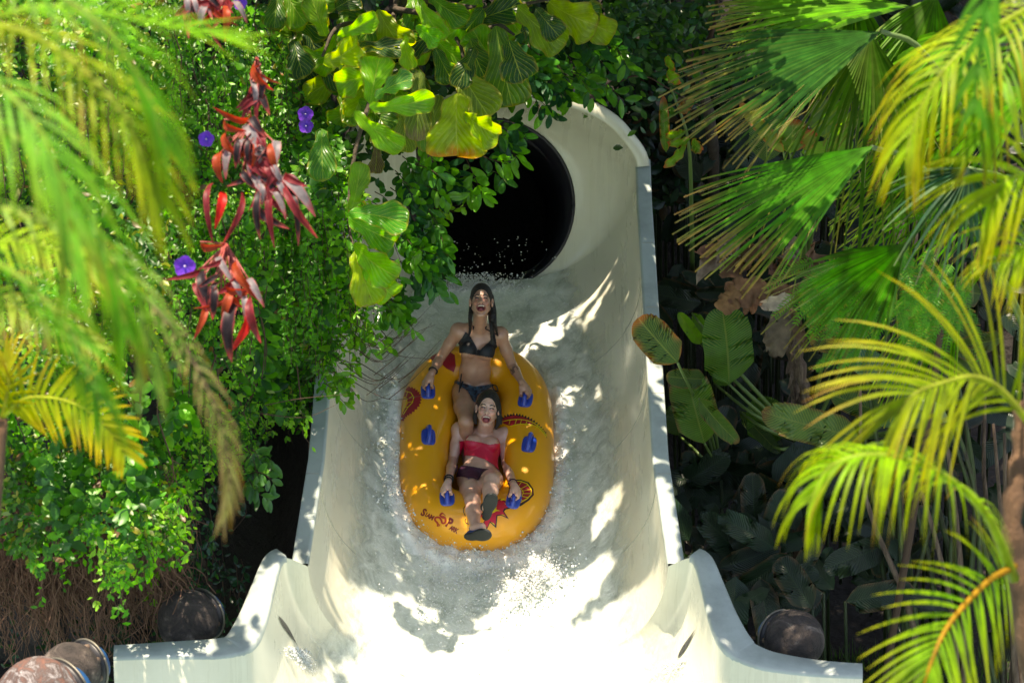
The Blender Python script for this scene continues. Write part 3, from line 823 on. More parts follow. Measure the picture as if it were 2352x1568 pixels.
def rider(cfg):
    J = cfg['J']; lo = Vector((1e9,) * 3); hi = Vector((-1e9,) * 3)
    allp = list(J.values()) + [cfg['head']] + [h[4] for h in cfg['hands']]
    for p in allp:
        for i in range(3): lo[i] = min(lo[i], p[i]); hi[i] = max(hi[i], p[i])
    lo -= Vector((.2,) * 3); hi += Vector((.2,) * 3)
    s = SDF(lo, hi, .0042)
    pel, neck = J['pelvis'], J['neck']; up = (neck - pel).normalized()
    rt = (J['shR'] - J['shL']); rt = (rt - up * rt.dot(up)).normalized(); fw = up.cross(rt)
    if fw.dot(FW) > 0: fw = -fw
    H = (neck - pel).length
    bend = fw * cfg.get('bend', 0)
    def T(x, y, z): return pel + rt * x + up * (y * H) + fw * z - bend * (4 * y * (1 - y))
    ax = (rt, up, fw); q = cfg['w']
    # torso
    s.ell(T(0, .0, 0), ax, (.155 * q, .105, .098), .03)
    s.ell(T(-.062 * q, -.10, -.025), ax, (.085, .085, .09), .03); s.ell(T(.062 * q, -.10, -.025), ax, (.085, .085, .09), .03)
    s.ell(T(0, .25, .0), ax, (.122 * q, .11, .085), .04)
    s.ell(T(0, .40, .004), ax, (.112 * q, .11, .082), .04)
    s.ell(T(0, .66, .0), ax, (.132 * q, .135, .094), .04)
    s.ell(T(0, .84, -.008), ax, (.128 * q, .075, .072), .03)
    for sd in (-1, 1):
        s.ell(T(sd * .062, .655 + cfg.get('by', 0), .080), ax, (.056, .055, .046), .018)
        s.ell(T(sd * .066, .632 + cfg.get('by', 0), .086), ax, (.047, .045, .042), .015)
    sL, sR = J['shL'], J['shR']
    for sh, sd in ((sL, -1), (sR, 1)):
        s.cone(T(sd * .03, .97, -.02), sh, .038, .046, .03)              # trapezius, clavicle
        s.cone(T(sd * .1, .80, -.01), sh, .05, .048, .03)
        s.cone(T(sd * .018, .93, .038), sh + fw * .028, .010, .012, .012) # collar bone
    # neck
    hc = cfg['head']; hx, hy, hz = cfg['hax']; q = cfg.get('hs', 1.0)
    s.cone(T(0, .88, -.012), hc - hy * .075 - hz * .022, .056, .050, .025)
    for sd in (-1, 1): s.cone(T(sd * .014, .93, .035), hc - hy * .06 + hx * sd * .045 - hz * .02, .011, .014, .012)
    # arms
    for sh, el, Hn, sd in ((sL, J['elL'], cfg['hands'][0], -1), (sR, J['elR'], cfg['hands'][1], 1)):
        wr = hand(s, Hn, el, sd); J['wr' + ('L' if sd < 0 else 'R')] = wr
        s.cone(sh, sh.lerp(el, .5), .047, .041, .02); s.cone(sh.lerp(el, .5), el, .041, .034, .02)
        s.ell(sh + RT * sd * .004, ax, (.050, .05, .05), .02)
        s.cone(el, el.lerp(wr, .35), .034, .035, .012); s.cone(el.lerp(wr, .35), wr, .035, .0225, .012)
        s.cone(wr, wr + (Hn[4] - wr) * .3, .0225, .024, .01)
    # legs
    for hip, kn, an, sd in ((J['hipL'], J['knL'], J['anL'], -1), (J['hipR'], J['knR'], J['anR'], 1)):
        s.cone(hip, hip.lerp(kn, .5), .086, .074, .03); s.cone(hip.lerp(kn, .5), kn, .074, .052, .03)
        s.ell(kn, (rt, up, fw), (.052, .05, .052), .02)
        m_ = kn.lerp(an, .32) + (cfg.get('calf', FW)) * .012
        s.cone(kn, m_, .048, .053, .02); s.cone(m_, an, .053, .031, .02)
        s.cone(an, an + (cfg['toe'][0 if sd < 0 else 1]) * .06, .033, .03, .015)
    # head
    def Hd(x, y, z): return hc + hx * (x * q) + hy * (y * q) + hz * (z * q)
    hax = (hx, hy, hz)
    s.ell(Hd(0, .032, -.012), hax, (.073 * q, .092 * q, .092 * q), .01)
    s.ell(Hd(0, -.030, .022), hax, (.063 * q, .082 * q, .064 * q), .018)
    s.cone(Hd(-.05, -.058, .0), Hd(-.014, -.116, .05), .019, .017, .012); s.cone(Hd(.05, -.058, .0), Hd(.014, -.116, .05), .019, .017, .012)
    s.ell(Hd(0, -.118, .052), hax, (.024, .015, .017), .012)
    for sd in (-1, 1):
        s.ell(Hd(sd * .037, -.034, .063), hax, (.021, .018, .017), .012)
        s.ell(Hd(sd * .079, -.014, -.004), (hx, hy, hz), (.011, .033, .018), .004)
        s.ell(Hd(sd * .084, -.012, .006), hax, (.006, .018, .008), .002, True)
    s.cone(Hd(-.03, .022, .074), Hd(.03, .022, .074), .012, .012, .012)
    for sd in (-1, 1): s.ell(Hd(sd * .031, .001, .094), hax, (.020, .012, .014), .010, True)
    for sd in (-1, 1): s.ell(Hd(sd * .031, -.001, .070), hax, (.016, .012, .014), .004)
    s.cone(Hd(0, .004, .082), Hd(0, -.033, .101), .0085, .0115, .008); s.ell(Hd(-.012, -.037, .092), hax, (.008, .007, .010), .005); s.ell(Hd(.012, -.037, .092), hax, (.008, .007, .010), .005)
    my = cfg['mouth']
    s.ell(Hd(0, my, .074), hax, (.036, .031, .022), .010)
    s.ell(Hd(0, my, .090), hax, (.0275, .0225, .040), .004, True)
    # seat contact etc: mesh
    v, f = s.mesh(); v = smooth_verts(v, f, 2, .45); nrm = normals(v, f)
    if (nrm * (v - v.mean(0))).sum(1).mean() < 0: f = f[:, ::-1].copy(); nrm = -nrm
    # pigment: lips, brows, lashes, knuckles
    rel = v - V3(hc); lx, ly, lz = rel @ V3(hx) / q, rel @ V3(hy) / q, rel @ V3(hz) / q
    col = np.ones((len(v), 3)); head = (np.abs(lx) < .1) & (lz > .03)
    def paint(mask, c):
        col[mask] = c
    mr = ((lx / .0345) ** 2 + ((ly - my) / .029) ** 2)
    paint(head & (mr < 1) & (lz > .05), (.72, .36, .36))
    for sd in (-1, 1):
        bx = (lx - sd * .033) / .019; by = ly - (.021 - .006 * bx * bx + .002 * bx * sd * -1)
        paint(head & (np.abs(bx) < 1.0) & (np.abs(by) < .0050), (.05, .04, .04))
        ex = (lx - sd * .031) / .017; ey = ly - (-.001 - .003 * ex * ex)
        paint(head & (np.abs(ex) < 1) & (np.abs(ey) < .0050), (.05, .03, .03))
        paint(head & (((lx - sd * .034) / .022) ** 2 + ((ly + .014) / .008) ** 2 < 1), (.82, .62, .62))
        paint(head & (np.hypot(lx - sd * .0085, ly + .0445) < .0036), (.25, .12, .12))
        paint(head & (((lx - sd * .04) / .018) ** 2 + ((ly + .04) / .017) ** 2 < 1), (1.02, .80, .78))
    nav = V3(cfg['navel']); paint((np.linalg.norm(v - nav, axis=1) < .008), (.3, .2, .2))
    if 'tattoo' in cfg:
        tp = V3(cfg['tattoo']); paint((np.linalg.norm(v - tp, axis=1) < .032) & ((np.sin(v[:, 0] * 190) + np.sin(v[:, 2] * 230)) > -.6), (.30, .30, .34))
    rootp = cfg['root']
    root = empty('person', rootp, cfg['label'], 'person')
    body = np_mesh('body', v, f, cfg['skin'], root, col)
    body.data.update()
    X, Y, D = npx(v)
    tl = (v - V3(pel)); ty = tl @ V3(up) / H; tz = tl @ V3(fw); tx = tl @ V3(rt)
    vis = nrm @ V3(FW) < .35
    for name, poly, ylo, yhi, m_, off, extra in cfg['cloth']:
        front = npoly(X, Y, poly) & vis & (ty > -.45) & (ty < 1.05) & extra(v, X, Y, ty, tx, tz)
        back = (~vis) & (ty > ylo) & (ty < yhi) & (np.abs(tx) < .2) & (tz < .08)
        msk = front | back
        # take one extra ring so the cloth stays whole
        vv, ff, ids = sub_mesh(v, f, msk)
        if len(vv) == 0: print('empty cloth', name); continue
        oo = vv + nrm[ids] * off
        np_mesh(name, oo, ff, m_, root, None, .003)
    bb = bvh_of(body)
    def snap(p, off=.004):
        h = bb.find_nearest(p); n_ = h[1]
        return h[0] + n_ * off if (p - h[0]).dot(n_) > -1 else h[0]
    for name, pts, r, m_ in cfg['cords']:
        mb = MB(); mb.tube([snap(P(*p)) for p in [toPx(z) for z in catmull([P(*k) for k in pts], 16)]], r, 6); mb.build(name, m_, root)
    for name, a, b, t, r, tr, m_ in cfg['bands']:
        A_, B_ = J[a], J[b]; c = A_.lerp(B_, t); d = (B_ - A_).normalized(); u = d.orthogonal().normalized(); w_ = d.cross(u)
        mb = MB(); mb.tube([c + (u * cos(i * pi / 10) + w_ * sin(i * pi / 10)) * r for i in range(21)], tr, 6); mb.build(name, m_, root)
    # mouth inside, teeth, tongue
    def ellm(name, c, r, m_, cut=None):
        mb = MB(); rows = []
        for i in range(11):
            a = pi * i / 10
            rows.append([Hd(c[0] + r[0] * sin(a) * cos(2 * pi * j / 20), c[1] + r[1] * sin(a) * sin(2 * pi * j / 20), c[2] + r[2] * cos(a)) for j in range(20)])
        mb.grid(rows, closed=True); return mb.build(name, m_, body)
    ellm('mouth', (0, my - .001, .060), (.030, .026, .012), M_mouth)
    ellm('tongue', (0, my - .010, .068), (.017, .010, .012), M_tongue)
    mb = MB()
    for i in range(-4, 4):
        x0, x1 = i * .0055, (i + 1) * .0055; zc = lambda x: .086 - 13 * x * x; yt = lambda x: my + .0195 - 8 * x * x; hh = .0085 if i in (-1, 0) else .0075
        mb.add([Hd(x0 + .0002, yt(x0), zc(x0)), Hd(x1 - .0002, yt(x1), zc(x1)), Hd(x1 - .0006, yt(x1) - hh, zc(x1) - .001), Hd(x0 + .0006, yt(x0) - hh, zc(x0) - .001)], [(0, 1, 2, 3)])
    te = mb.build('teeth', M_teeth, body); md = te.modifiers.new('s', 'SOLIDIFY'); md.thickness = .003
    # hair
    hs = SDF(hc - Vector((.2, .25, .42)), hc + Vector((.2, .25, .2)), .0042)
    hs.ell(Hd(0, .034, -.016), hax, (.080 * q, .098 * q, .098 * q), .01)
    hs.ell(Hd(0, -.02, -.045), hax, (.066, .075, .06), .02)
    hs.ell(Hd(0, cfg['hairline'] - .01, .080), hax, (.066, .100, .078), .006, True)
    hs.ell(Hd(0, -.14, .06), hax, (.075, .11, .11), .006, True)
    for st_ in cfg['strands']:
        pts = [Hd(*k[:3]) if k[3] == 'h' else P(*k[:3]) for k in st_['p']]
        cv = catmull(pts, 14); r0, r1 = st_['r']
        for i in range(14): hs.cone(cv[i], cv[i + 1], lerp(r0, r1, i / 14), lerp(r0, r1, (i + 1) / 14), .006)
    hv, hf = hs.mesh(); hv = smooth_verts(hv, hf, 1, .4)
    if (normals(hv, hf) * (hv - hv.mean(0))).sum(1).mean() < 0: hf = hf[:, ::-1]
    np_mesh('hair', hv, hf, M_hair, root)
    mb = MB(); rg = random.Random(3)
    for pts in cfg['wisps']:
        cv = catmull([Hd(*k) for k in pts], 8)
        mb.tube(cv, [.0022 - .0002 * i for i in range(9)], 4)
    if mb.v: mb.build('hair_wisp', M_hair, root)
    return root, body, J

def shoe(parent, ankle, toe, sole, m_up, m_sole, ln=.25, name='shoe', collar=None):
    """slipper: sole outline swept up into an upper; toe and sole are directions"""
    toe = toe.normalized(); sole = (sole - toe * sole.dot(toe)).normalized(); sd = toe.cross(sole)
    heel = ankle - toe * .065 + sole * .062
    def prof(t): return lerp(.030, .046, sstep(.15, .75, t)) * (max(0, 1 - ((t - .5) / .5) ** 4)) ** .42 - .006 * math.exp(-((t - .4) / .12) ** 2)
    n = 26
    rows = []; rs = []
    for i in range(n + 1):
        t = i / n; w = max(.0015, prof(t)); c = heel + toe * (ln * t) - sole * (.012 * (2 * t - 1) ** 2)
        hgt = lerp(.075, .026, sstep(.15, .95, t)) * (max(.02, 1 - (2 * t - 1) ** 6)) ** .5
        rs.append([c + sd * w * cos(a) * 1.06 + sole * (.004 + .004 * sin(a) if 0 else (.006 if k_ in (1, 2) else -.008)) for k_, a in enumerate((pi, pi * .999, .001, 0))])
        rs[-1] = [c - sd * w * 1.07 - sole * .008, c - sd * w * 1.07 + sole * .004, c - sd * w * .9 + sole * .008, c - sd * w * .45 + sole * (.0085 if i % 2 else .006), c + sole * .008, c + sd * w * .45 + sole * (.0085 if i % 2 else .006), c + sd * w * .9 + sole * .008, c + sd * w * 1.07 + sole * .004, c + sd * w * 1.07 - sole * .008]
        rows.append([c + sd * w * cos(pi * k / 12) - sole * hgt * sin(pi * k / 12) ** .8 for k in range(13)])
    mb = MB(); mb.grid(rows); u = mb.build(name, m_up, parent)
    mb = MB(); mb.grid(rs); mb.build('sole', m_sole, u)
    mb = MB(); cc = ankle - sole * .012; mb.tube([cc + (sd * cos(i * pi / 9) * .036 + toe * sin(i * pi / 9) * .042) for i in range(19)], .011, 7); mb.build('collar', collar or m_up, u)
    return u

def hframe(face, roll):
    z = face.normalized(); y = (UP - z * UP.dot(z)).normalized(); x = y.cross(z)
    if x.dot(RT) < 0: x = -x
    c, s_ = cos(roll), sin(roll); return (x * c - y * s_, y * c + x * s_, z)
M_skA = skinmat('skin_tan', (.50, .27, .18), (.40, .21, .14)); M_skB = skinmat('skin_fair', (.64, .40, .32), (.52, .30, .23))
M_blk = mat('bikini_black', (.006, .007, .010), .55); M_pat = mat('bikini_print', (.02, .05, .09), .4)
L(M_pat, ramp(M_pat, noise(M_pat, 38, 3), [(.42, (.006, .008, .012)), (.58, (.03, .10, .18)), (.7, (.02, .035, .05))]), PB(M_pat).inputs['Base Color'])
M_rb = mat('bandeau_red', (.60, .012, .055), .38); M_pu = mat('shorts_plum', (.055, .012, .04), .55); M_pl = mat('shorts_violet', (.10, .07, .22), .5)
for m_ in (M_rb, M_pu, M_blk): bump(m_, noise(m_, 22, 4), .35, .01)
yes = lambda v, X, Y, ty, tx, tz: ty > -10
# ---- rear rider
fA = (-FW * .95 + UP * .14 + Vector((0, 0, .10)))
axA = hframe(fA, R(1))
hcA = P(1105.5, 690, 20.02)
JA = dict(pelvis=P(1087, 893, 20.43), neck=P(1101, 750, 20.19), shL=P(1053, 759, 20.22), shR=P(1149, 768, 20.22),
          elL=P(1012, 820, 20.34), elR=P(1176, 838, 20.34), hipL=P(1064, 903, 20.38), hipR=P(1112, 905, 20.38),
          knL=P(1071, 968, 20.03), knR=P(1118, 970, 20.03), anL=P(1071, 1040, 20.18), anR=P(1108, 1040, 20.18))
AC = [C1(775, 772), C1(795, 700), C1(850, 615), C1(884, 562), C1(912, 575), C1(950, 625), C1(985, 690), C1(1005, 735), C1(1035, 738), C1(1080, 695), C1(1130, 640), C1(1172, 590), C1(1188, 650), C1(1200, 740), C1(1168, 822), C1(1080, 806), C1(960, 785), C1(860, 770)]
AB = [C1(715, 1020), C1(740, 1018), C1(850, 1065), C1(960, 1095), C1(1060, 1095), C1(1160, 1075), C1(1165, 1095), C1(1110, 1130), C1(1010, 1190), C1(985, 1270), C1(950, 1240), C1(905, 1150), C1(820, 1090), C1(715, 1040)]
roA, boA, JA = rider(dict(J=JA, head=hcA, hax=axA, hs=.98, w=.92, by=.05, bend=-.01, hands=(HPOS[0], HPOS[1]), toe=(-UP, -UP), mouth=-.074, hairline=-.030, calf=FW,
    navel=P(1094, 856, 20.30), skin=M_skA, root=JA['pelvis'], tattoo=P(1180, 850, 20.25),
    label='laughing woman in a black bikini on the rear raft seat, holding two blue handles',
    cloth=[('bikini_top', AC, .50, .60, M_blk, .004, yes), ('bikini_bottom', AB, -.25, .0, M_pat, .004, yes)],
    cords=[('halter_strap', [C1(888, 575) + (20.1,), C1(898, 550) + (20.08,), C1(908, 525) + (20.1,)], .005, M_blk),
           ('halter_strap', [C1(1165, 600) + (20.1,), C1(1158, 570) + (20.08,), C1(1148, 535) + (20.1,)], .005, M_blk)],
    bands=[('bracelet', 'elL', 'wrL', .86, .030, .006, M_blk)],
    strands=[dict(p=[(-.062, .03, -.03, 'h'), (-.070, -.05, -.045, 'h'), (-.078, -.13, -.02, 'h'), (1080, 757, 20.10, 'p'), (1076, 772, 20.09, 'p')], r=(.022, .006)),
             dict(p=[(.064, .03, -.02, 'h'), (.074, -.05, -.04, 'h'), (.082, -.13, .0, 'h'), (1132, 762, 20.08, 'p'), (1138, 788, 20.05, 'p')], r=(.026, .008)),
             dict(p=[(.074, .0, -.02, 'h'), (.094, -.08, -.02, 'h'), (.102, -.17, .0, 'h'), (1143, 770, 20.09, 'p')], r=(.020, .007)),
             dict(p=[(.06, -.02, -.04, 'h'), (.07, -.12, -.03, 'h'), (.075, -.2, .0, 'h'), (1129, 790, 20.03, 'p')], r=(.022, .006))],
    wisps=[[(-.01, .085, .055), (.02, .07, .078), (.045, .045, .072), (.055, .02, .06)], [(0, .085, .058), (-.03, .07, .072), (-.052, .04, .058)], [(.03, .075, .06), (.056, .03, .055), (.066, -.02, .045), (.066, -.06, .04)]]))
mb = MB()
for o_ in ((0, 0), (6, 4)):
    mb.tube(catmull([P(1062 + o_[0] * .3, 876, 20.30), P(1056, 888 + o_[1], 20.26), P(1060, 872 - 14, 20.27), P(1054, 905, 20.25)], 12), .0045, 5)
mb.tube(catmull([P(1131, 884, 20.27), P(1140, 886, 20.24), P(1144, 898, 20.24), P(1134, 895, 20.25), P(1131, 884, 20.26)], 12), .0045, 5)
mb.build('bikini_tie', M_blk, roA)
# ---- front rider
fB = (-FW * .985 + UP * .02 - RT * .02)
axB = hframe(fB, R(7))
hcB = P(1120.5, 936, 19.93)
JB = dict(pelvis=P(1101, 1090, 19.93), neck=P(1111, 986, 20.14), shL=P(1055, 987, 20.12), shR=P(1160, 998, 20.12),
          elL=P(1040, 1057, 20.06), elR=P(1162, 1062, 20.06), hipL=P(1078, 1102, 19.88), hipR=P(1128, 1104, 19.86),
          knL=P(1086, 1150, 19.50), knR=P(1130, 1103, 19.50), anL=P(1091, 1212, 19.22), anR=P(1119, 1166, 19.22))
BT = [C2(820, 362), C2(870, 350), C2(960, 358), C2(1060, 378), C2(1130, 392), C2(1190, 384), C2(1232, 382), C2(1240, 470), C2(1222, 560), C2(1205, 642), C2(1160, 600), C2(1080, 548), C2(980, 512), C2(900, 505), C2(825, 508)]
BS = [C2(790, 590), C2(830, 598), C2(960, 615), C2(1100, 640), C2(1215, 655), C2(1215, 700), C2(1150, 690), C2(1090, 750), C2(1050, 770), C2(950, 740), C2(850, 712), C2(770, 720)]
BL = [C2(900, 725), C2(950, 740), C2(1050, 770), C2(1075, 760), C2(1030, 800), C2(1020, 850), C2(985, 830), C2(940, 775)]
toeL = RT * .72 + UP * .16 - FW * .62; solL = -UP * .62 - FW * .62 - RT * .45
toeR = RT * .2 + UP * .74 - FW * .60; solR = -UP * .62 - FW * .75
roB, boB, JB = rider(dict(J=JB, head=hcB, hax=axB, hs=1.0, w=.93, by=-.055, bend=.02, hands=(HPOS[4], HPOS[5]), toe=(toeL.normalized(), toeR.normalized()), mouth=-.079, hairline=-.022, calf=UP * -.7 + FW * .7,
    navel=P(1102, 1068, 19.8), skin=M_skB, root=JB['pelvis'],
    label='laughing woman in red bandeau and plum shorts on the front raft seat, knee raised',
    cloth=[('bandeau', BT, .50, .74, M_rb, .005, yes), ('shorts', BS, -.3, .16, M_pu, .005, lambda v, X, Y, ty, tx, tz: (tz < .19)), ('shorts_panel', BL, -9, -9, M_pl, .004, yes)],
    cords=[], bands=[('bracelet', 'elL', 'wrL', .84, .030, .006, M_blk), ('bracelet', 'elL', 'wrL', .93, .028, .004, M_blk), ('hair_band', 'elR', 'wrR', .90, .029, .0045, M_pu)],
    strands=[dict(p=[(-.062, .03, -.01, 'h'), (-.076, -.04, -.03, 'h'), (-.080, -.09, -.03, 'h'), (-.072, -.12, -.03, 'h')], r=(.024, .010)),
             dict(p=[(.064, .03, .0, 'h'), (.080, -.04, -.02, 'h'), (.086, -.09, -.02, 'h'), (.074, -.135, -.02, 'h')], r=(.026, .010)),
             dict(p=[(.07, .0, -.03, 'h'), (.094, -.05, -.02, 'h'), (.108, -.105, -.01, 'h')], r=(.014, .004))],
    wisps=[[(.07, .0, .0), (.098, -.03, .01), (.112, -.07, .01), (.115, -.105, .01)], [(-.07, .0, .0), (-.088, -.04, .01), (-.098, -.085, .0), (-.088, -.1, .01)]]))
M_su = mat('shoe_blue', (.01, .05, .2), .6); M_sd = mat('shoe_dark', (.012, .018, .02), .6); M_so = mat('shoe_sole', (.010, .015, .015), .7)
shoe(roB, JB['anL'] + UP * -.02, toeL, solL, M_su, M_so, .235)
shoe(roB, JB['anR'] + UP * -.0, toeR, solR, M_sd, M_so, .245)
# ============================================================ FOLIAGE TOOLS
rng = random.Random(21)
def oval_leaf(mb, p, d, w, ln, wd, col, curl=.15, n=4):
    """pointed oval leaf from p along d, w is the width direction"""
    nn = d.cross(w).normalized(); rows = []; uv = []
    for i in range(n + 1):
        t = i / n; ww = wd * sin(pi * min(1, t * .93 + .02)) ** .75
        c = p + d * ln * t + nn * (-curl * ln * t * t)
        rows.append([c - w * ww * .5 + nn * ww * .12, c, c + w * ww * .5 + nn * ww * .12])
        uv += [(t, 0), (t, .5), (t, 1)]
    mb.grid(rows, col, uv)
ML_fig = leafmat('fig_leaf', .32, .55, (2.9, 3.0, .3), veins=(7, 7, .035, .012, (.45, .5, .12), .35), mottle=9)
ML_ban = leafmat('banana_leaf', .34, .45, (2.2, 2.3, .35), veins=(34, 7, .14, .02, (.26, .32, .07), .35), mottle=7)
ML_und = leafmat('understorey_leaf', .4, .25, (1.8, 2.0, .5), veins=(26, 7, .10, .02, (.02, .05, .015), .3), mottle=6)
ML_sm = leafmat('creeper_leaf', .38, .5, (2.2, 2.6, .4), mottle=16)
ML_gl = leafmat('glossy_leaf', .25, .3, (2.0, 2.2, .4), mottle=20)
ML_pm = leafmat('palm_leaf', .5, .5, (1.9, 2.1, .25), mottle=12, spec=.22)
ML_red = leafmat('red_leaf', .5, .35, (1.8, .6, .4), mottle=30, spec=.3)
ML_dead = leafmat('dead_leaf', .8, .2, (1.3, 1.0, .7), mottle=18, spec=.2)
M_twig = mat('twig', (.065, .035, .02), .85)
M_stem = mat('green_stem', (.10, .17, .04), .45)
M_fl = leafmat('petal', .5, .45, (1.2, .9, 1.6), mottle=30)
def jit(c, a=.2):
    k = 1 + rng.uniform(-a, a); return (c[0] * k * (1 + rng.uniform(-a, a) * .5), c[1] * k, c[2] * k)
def mixv(a, b, t): return tuple(a[i] + (b[i] - a[i]) * t for i in range(3))
def blade(base, tip, width, nrm, curl=.15, fold=.15, kind='oval', col=(.06, .2, .02), edge=None, edgeamt=0, torn=0, wav=.03, n=16, nm=4, seed=0, tipcol=None):
    m = nm
    """one broad leaf as rows across the midrib -> MB"""
    rg = random.Random(seed * 7 + 3); mb = MB(); ax_ = tip - base; ln = ax_.length; d = ax_.normalized()
    nn = (nrm - d * nrm.dot(d)).normalized(); w = d.cross(nn); rows = []; uv = []; cols = []
    ph = rg.uniform(0, 6); tear = {}
    if torn:
        for sgn in (-1, 1):
            tear[sgn] = [(rg.uniform(.12, .92), rg.uniform(.45, .95)) for _ in range(int(torn))]
    for i in range(n + 1):
        t = i / n
        if kind == 'oval': pw = sin(pi * min(1, t * .96 + .03)) ** .7
        elif kind == 'lyre': pw = (.42 + .58 * sstep(.05, .7, t) - .10 * math.exp(-((t - .35) / .12) ** 2)) * max(0, 1 - max(0, (t - .72) / .28) ** 2.2) ** .6 * min(1, t / .05 + .2)
        else: pw = min(1, (t / .18)) ** .6 * max(0, 1 - max(0, (t - .55) / .45) ** 2.4) ** .6
        c = base + ax_ * t + nn * (ln * curl * (t * (1 - t) * 1.0 - .25 * t * t))
        row = []
        for j in range(-m, m + 1):
            s = j / m; ww = width * .5 * pw
            dz = fold * abs(s) * ww + wav * width * abs(s) ** 2 * sin(t * 17 + ph + (1.7 if s > 0 else 0))
            sh = 0
            if torn and j:
                sg = 1 if j > 0 else -1
                for (tt, dp) in tear[sg]:
                    k = (t - tt) * n
                    if -1 < k <= 0 and abs(s) > 1 - dp: sh = .8
                    if 0 < k < 1 and abs(s) > 1 - dp: sh = -.6
            p = c + w * (ww * s) + nn * dz + d * (sh * ln / n) + d * abs(s) * ww * .25
            if sh: p = p + nn * (rg.uniform(-.05, .05) * width)
            row.append(p); uv.append((t, .5 + s * .5))
            cc = jit(col, .06)
            if edge is not None:
                e = max(sstep(1 - edgeamt, 1, abs(s)) * (.6 + .4 * sin(t * 23 + ph)), sstep(1 - edgeamt * .6, 1, t))
                cc = mixv(cc, edge, max(0, min(1, e * 1.4)))
            if tipcol is not None: cc = mixv(cc, tipcol, sstep(.75, .95, t + .05 * sin(s * 9)))
            cols.append(cc)
        rows.append(row)
    mb.grid(rows, cols, uv); return mb
def frond(mb, pts, ll, n, wd, droop, ang=55, col=(.1, .25, .02), tipc=None, nrm=None, rach=.012, both=(1, -1), seg=6, tlo=.08, stiff=0, t_ang=22, jitter=.08, rcol=None, lprof=None):
    """feather frond: rachis through pts with leaflets on both sides"""
    cv = catmull(pts, 40); L0 = nrm or Vector((0, 0, 1))
    mb.tube(cv, [rach * (1 - .75 * i / 40) for i in range(41)], 6, rcol or mixv(col, (.4, .4, .08), .4))
    for i in range(n):
        t = tlo + (1 - tlo) * (i + .5) / n; k = t * 40; a = min(int(k), 39); p = cv[a].lerp(cv[a + 1], k - a)
        tg = (cv[a + 1] - cv[a]).normalized(); sd = tg.cross(L0)
        if sd.length < .1: sd = tg.cross(FW)
        sd.normalize(); nn = sd.cross(tg)
        A = R(lerp(ang, t_ang, t ** 1.5))
        for s in both:
            l = ll * (lprof(t) if lprof else (.5 + .5 * sin(pi * min(1, .12 + t * .85)))) * rng.uniform(1 - jitter, 1 + jitter)
            d = (tg * cos(A) + sd * s * sin(A) + nn * rng.uniform(.0, .25) + Vector((rng.gauss(0, .05), rng.gauss(0, .05), rng.gauss(0, .05)))).normalized()
            cc = jit(col, .2); tc = tipc or cc
            if rng.random() < .12: tc = (.35, .16, .03)
            rows = []; cols = []; c0 = p.copy(); dd = d.copy(); wv = wd * rng.uniform(.8, 1.15)
            fl = (dd.cross(nn)).normalized()
            for q in range(seg + 1):
                u = q / seg; ww = wv * (.55 + .45 * min(1, u * 5)) * (1 - u ** 2.2) + .0008
                f2 = dd.cross(nn)
                f2 = f2.normalized() if f2.length > .05 else fl
                up_ = f2.cross(dd).normalized()
                rows.append([c0 - f2 * ww * .5 + up_ * ww * .12, c0, c0 + f2 * ww * .5 + up_ * ww * .12]); cols += [mixv(cc, tc, u ** 2)] * 3
                c0 = c0 + dd * (l / seg); dd = (dd + Vector((0, 0, -1)) * droop * (1.6 / seg) * (1 - stiff)).normalized()
            mb.grid(rows, cols)
def fan(mb, hub, A, S, rad, n, spread, col, tipc, split=.5, wd=.05, droop=.25, hair=0, fold=.02):
    """fan frond: folded segments joined near the hub, free and drooping at the tips"""
    A = A.normalized(); Nn = A.cross(S).normalized(); S = Nn.cross(A)
    if Nn.z < 0: Nn = -Nn
    for i in range(n):
        ph = R(lerp(-spread, spread, (i + .5) / n)); d = A * cos(ph) + S * sin(ph); sd = (-A * sin(ph) + S * cos(ph))
        l = rad * (.78 + .22 * cos(ph * .8)) * rng.uniform(.9, 1.08); sp = split * rng.uniform(.85, 1.15)
        half = R(spread / n); rows = []; cols = []; cc = mixv(jit(col, .35), (.16, .26, .05), .25 * (i % 3 == 0)); dz = Vector((0, 0, 0)); side = rng.gauss(0, .05); dr = droop * rng.uniform(.5, 1.5)
        seg = 12; tc = jit(tipc, .25); tp = rng.uniform(.80, 1.06)
        for q in range(seg + 1):
            u = q / seg; r = l * u
            if u <= sp: ww = r * tan(half) * 1.04 + .002
            else: ww = (l * sp * tan(half) * 1.04) * (1 - ((u - sp) / (1 - sp)) ** .8) * .85 + .0012
            e = max(0, u - sp * .8); off = Vector((0, 0, -1)) * dr * l * e * e * 1.6 + sd * side * l * e
            c = hub + d * r + off
            rows.append([c - sd * ww, c + Nn * (fold * min(1, u * 4) * .4 + ww * .95), c + sd * ww])
            k = mixv(cc, tc, sstep(tp - .2, tp + .12, u)); cols += [k, mixv(k, (.2, .3, .06), .06), k]
        mb.grid(rows, cols)
        if hair and rng.random() < hair:
            c = hub + d * l * sp; mb.tube([c, c + d * l * .2 + Vector((rng.gauss(0, .02), 0, -.03)), c + d * l * .4 + Vector((rng.gauss(0, .04), 0, -.1 * rng.random() - .02))], .0011, 3, (.45, .4, .25), cap=False)
def leafdir(glow):
    """normal facing the camera, tipped away from (glow) or towards the sun"""
    return (-FW + UP * (-glow) + RT * rng.uniform(-.35, .35)).normalized()
def scatter_leaf(mb, p, sz, col, glow=0, asp=.55, n=3, down=.4):
    nn = leafdir(glow); a = rng.uniform(0, 2 * pi); d = (RT * cos(a) + UP * (sin(a) - down) + FW * rng.uniform(-.4, .4)).normalized()
    w = d.cross(nn).normalized(); oval_leaf(mb, p, d, w, sz, sz * asp, jit(col), .3, n)
